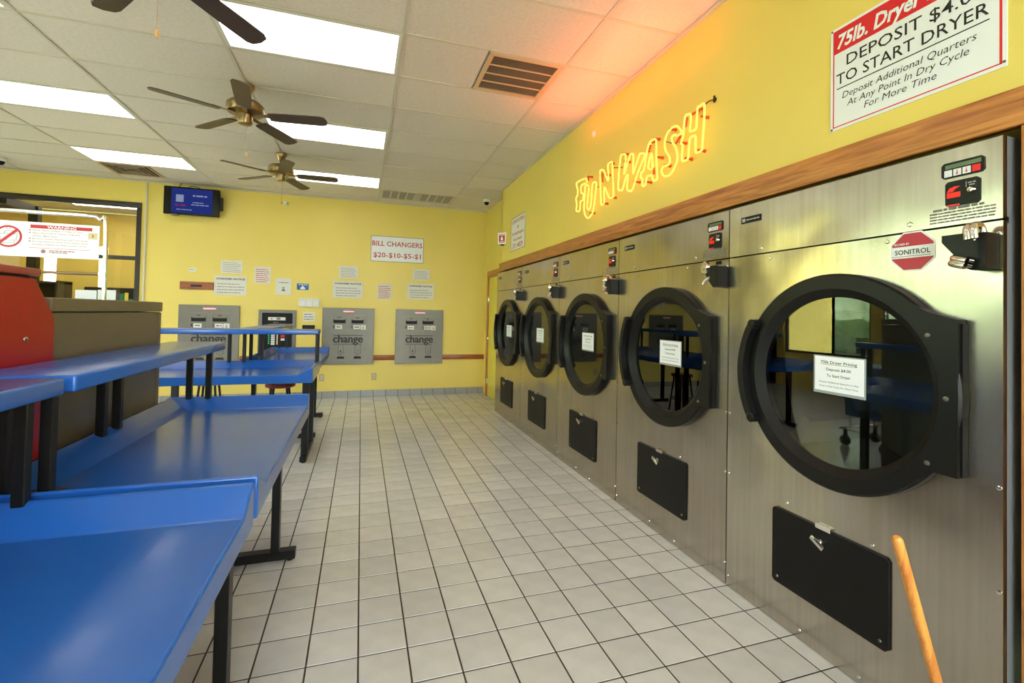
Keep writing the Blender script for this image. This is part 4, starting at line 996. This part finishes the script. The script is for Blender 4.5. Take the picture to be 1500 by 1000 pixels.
# bill changers sign
fr = back_frame(.105, 2.347); W_, H_ = .908, .447
s = board('bill_changers_sign', 'white sign reading BILL CHANGERS high on the back wall', fr, W_, H_, 'sign_white')
bm = B(); text(bm, fr, 'BILL CHANGERS', W_/2, .275, .088, W_*.95, n=.005, bold=.012); text(bm, fr, '$20-$10-$5-$1', W_/2, .075, .088, W_*.90, n=.005, bold=.012); obj('sign_lettering', bm, 'print_red', s, smooth=False)
bm = B()
for a, b_, c, d in ((0, 0, W_, .008), (0, H_-.008, W_, H_), (0, 0, .008, H_), (W_-.008, 0, W_, H_)): fr.slab(bm, a, b_, c, d, .004, .0055)
obj('sign_border', bm, 'print_grey', s, smooth=False)
rr = random.Random(3)
def paper(name, label, x0, z0, x1, z1, lines, m_='paper', ink='print_pale', head=None, group='notices taped to the back wall'):
    fr = back_frame(x0, z0); W_, H_ = x1-x0, z1-z0
    s = board(name, label, fr, W_, H_, m_, .003, 'notice', group); bm = B(); top = H_*.88
    if head:
        hb = B(); text(hb, fr, head, W_/2, H_*.80, H_*.095, W_*.88, n=.0042, bold=.03); obj('notice_heading', hb, 'print_black', s, smooth=False); top = H_*.64
    st = top/(lines+.3)
    for k in range(lines): dashes(bm, fr, W_*.10, W_*(.92 if (k % 3) else .8), top-st*(k+.6), st*.34, .0042, rr)
    if lines: obj('notice_print', bm, ink, s, smooth=False)
    return s, fr, W_, H_
paper('changer_notice', 'CHANGER NOTICE sheet above the left bill changer', -2.249, 1.685, -1.79, 1.99, 4, head='CHANGER NOTICE')
paper('changer_notice', 'CHANGER NOTICE sheet above the middle bill changer', -.492, 1.693, -.01, 1.982, 4, head='CHANGER NOTICE')
paper('changer_notice', 'CHANGER NOTICE sheet above the right bill changer', .746, 1.703, 1.212, 1.982, 4, head='CHANGER NOTICE')
paper('small_notice', 'small typed sheet over the left changer notice', -2.161, 2.032, -1.858, 2.236, 6)
paper('small_notice', 'small typed sheet over the middle changer notice', -.401, 2.03, -.097, 2.238, 6)
paper('small_notice', 'small typed sheet over the right changer notice', .835, 2.046, 1.13, 2.24, 6)
paper('red_notice', 'sheet with red print right of the left changer notice', -1.685, 1.885, -1.449, 2.16, 7, ink='print_red')
paper('red_notice', 'sheet with red print between the two right changers', .233, 1.684, .47, 1.96, 7, ink='print_red')
s, fr, W_, H_ = paper('symbol_notice', 'white sheet with a small black symbol above the card machine', -1.371, 1.716, -1.139, 1.985, 0)
bm = B(); fr.slab(bm, W_*.40, H_*.22, W_*.62, H_*.33, .003, .0042); fr.slab(bm, W_*.42, H_*.42, W_*.60, H_*.46, .003, .0042); fr.slab(bm, W_*.48, H_*.33, W_*.54, H_*.42, .003, .0042); dashes(bm, fr, W_*.2, W_*.85, H_*.72, .012, .0042); obj('symbol', bm, 'print_grey', s, smooth=False)
s, fr, W_, H_ = paper('blue_plate', 'small blue and white plate right of the symbol sheet', -1.051, 1.806, -.871, 1.91, 0, 'sign_blue')
bm = B(); fr.slab(bm, W_*.3, H_*.1, W_*.7, H_*.4, .003, .004); fr.slab(bm, W_*.42, H_*.4, W_*.58, H_*.62, .003, .004); dashes(bm, fr, W_*.15, W_*.9, H_*.75, .012, .004); obj('plate_print', bm, 'sign_white', s, smooth=False)
paper('tiny_label', 'tiny blank label above the wooden slot board', -2.595, 2.036, -2.501, 2.092, 1)
s, fr, W_, H_ = paper('card_notice', 'small printed card under the leaflet holder', -.945, 1.285, -.762, 1.436, 3, ink='print_grey')
bm = B(); box(bm, (-.95, YB-.012, 1.158), (-.759, YB, 1.222)); s = tag(obj('card_slot', bm, 'black_rough', smooth=False), 'black wall slot under the small printed card', 'slot'); bm = B(); box(bm, (-.93, YB-.014, 1.185), (-.779, YB-.012, 1.195)); obj('slot_opening', bm, 'dark', s, smooth=False)
t = thing('leaflet_holder', 'white leaflet holder right of the card machine', 'leaflet holder', (-.855, YB, 1.525))
bm = B(); box(bm, (-1.014, YB-.05, 1.53), (-.696, YB, 1.62), .003, 1); obj('tray', bm, 'white', t)
for k in range(3): bm = B(); box(bm, (-1.005+k*.106, YB-.045+.006*k, 1.60), (-.905+k*.106, YB-.03+.006*k, 1.668)); obj('leaflet', bm, 'paper', t, smooth=False)
for x in (-.905, -.80): bm = B(); box(bm, (x, YB-.053, 1.535), (x+.004, YB-.05, 1.615)); obj('divider', bm, 'print_pale', t, smooth=False)
t = thing('slot_board', 'brown wooden board with a dark slot on the back wall', 'slot board', (-2.48, YB, 1.755))
bm = B(); box(bm, (-2.707, YB-.02, 1.757), (-2.252, YB, 1.878), .003, 1); obj('board', bm, 'oak_x', t)
bm = B(); box(bm, (-2.56, YB-.023, 1.80), (-2.41, YB-.0195, 1.832)); obj('slot', bm, 'dark', t, smooth=False)
for x, lab in ((-.672, 'beige outlet under the middle bill changer'), (.172, 'beige outlet between the two right changers')):
    bm = B(); box(bm, (x, YB-.01, .285), (x+.08, YB, .405), .003, 1); o = tag(obj('wall_outlet', bm, 'outlet'), lab, 'outlet', 'wall outlets')
    for z in (.315, .355): bm = B(); box(bm, (x+.022, YB-.013, z), (x+.058, YB-.0098, z+.026), .001, 1); obj('socket', bm, 'tan', o)
bm = B(); box(bm, (-1.272, YB-.05, 3.193), (-1.212, YB, 3.243), .006); o = tag(obj('motion_sensor', bm, 'white'), 'tiny white sensor box high on the back wall', 'sensor'); bm = B(); box(bm, (-1.232, YB-.054, 3.2), (-1.218, YB-.05, 3.236)); obj('lens', bm, 'print_grey', o, smooth=False)

# television
TY = 6.14; f = Frame((-2.905, TY, 2.888), (1, 0, 0), (0, 0, 1)); W_, H_ = .735, .42
t = thing('television', 'black flat screen television with a blue picture on the wall', 'television', (-2.54, TY+.04, 2.888))
bm = B(); box(bm, (-2.905, TY, 2.888), (-2.905+W_, TY+.06, 2.888+H_), .006); obj('case', bm, 'black', t)
bm = B(); f.slab(bm, .10, .022, W_-.095, H_-.022, .0004, .0015); sc_ = obj('screen', bm, 'screen_blue', t, smooth=False)
bm = B(); f.slab(bm, .16, .19, .26, .30, .0017, .0022); dashes(bm, f, .38, .58, .285, .022, .0025, rr); dashes(bm, f, .38, .52, .185, .014, .0025, rr); dashes(bm, f, .36, .60, .150, .014, .0025, rr); dashes(bm, f, .17, .37, .07, .012, .0025, rr); obj('picture_print', bm, 'screen_white', sc_, smooth=False)
bm = B(); dashes(bm, f, .15, .29, .125, .03, .0025, rr); obj('picture_red', bm, 'screen_red', sc_, smooth=False)
bm = B(); box(bm, (-2.17, TY+.02, 3.0), (-2.135, TY+.10, 3.20), .004, 1); obj('side_box', bm, 'black', t)
bm = B(); box(bm, (-2.65, TY+.06, 3.02), (-2.43, YB, 3.16)); obj('wall_bracket', bm, 'dark', t, smooth=False)
for a in (((-2.73, TY+.05, 3.30), (-2.72, TY+.08, 3.35), (-2.70, TY+.1, 3.383)), ((-2.62, TY+.05, 3.30), (-2.56, TY+.06, 3.34), (-2.48, TY+.06, 3.33), (-2.40, TY+.05, 3.30))):
    bm = B(); tube(bm, smooth_path(a, 5), .005, 6); obj('cable', bm, 'dark', t)
bm = B(); lathe(bm, [(.05, 0), (.045, -.02), (0, -.03)], (-2.76, TY+.03, 2.889), (0, 0, 1), 16); obj('sensor_bump', bm, 'print_grey', t)

# things behind the interior window
t = thing('arcade_cabinet', 'dark cabinet with a coloured front behind the interior window', 'machine', (-4.1, 8.1, 0))
bm = B(); box(bm, (-4.65, 7.9, 0), (-3.45, 8.6, 1.80), .01, 1); obj('body', bm, 'frame_dark', t)
ff = Frame((-4.65, 7.9, 0), (1, 0, 0), (0, 0, 1)); ra = random.Random(11)
for k in range(16):
    bm = B(); u = .12+.068*k; v = 1.52+ra.uniform(0, .08); ff.slab(bm, u, v, u+.056, v+ra.uniform(.06, .16), .001, .004); obj('lit_panel', bm, ('arcade_yellow', 'arcade_green', 'arcade_red', 'dark')[ra.randrange(4)], t, smooth=False)
t = thing('storage_rack', 'dark rack of small goods behind the interior window', 'rack', (-5.9, 8.3, 0))
for z in (.4, .9, 1.4, 1.85): bm = B(); box(bm, (-6.8, 8.1, z), (-5.1, 8.5, z+.03)); obj('rack_shelf', bm, 'frame_dark', t, smooth=False)
for x in (-6.8, -5.95, -5.13): bm = B(); box(bm, (x, 8.1, 0), (x+.03, 8.5, 1.9)); obj('rack_post', bm, 'frame_dark', t, smooth=False)
bm = B(); box(bm, (-6.8, 8.49, 0), (-5.1, 8.5, 1.9)); obj('rack_back', bm, 'dark', t, smooth=False)
for a, lab in ((( -4.02, 1.48, -3.765, 1.70), 'left white card taped low on the interior window'), ((-3.75, 1.48, -3.53, 1.71), 'right white card taped low on the interior window')):
    bm = B(); box(bm, (a[0], YB+.008, a[1]), (a[2], YB+.0175, a[3])); o = tag(obj('window_card', bm, 'sign_white', smooth=False), lab, 'card', 'cards on the interior window')
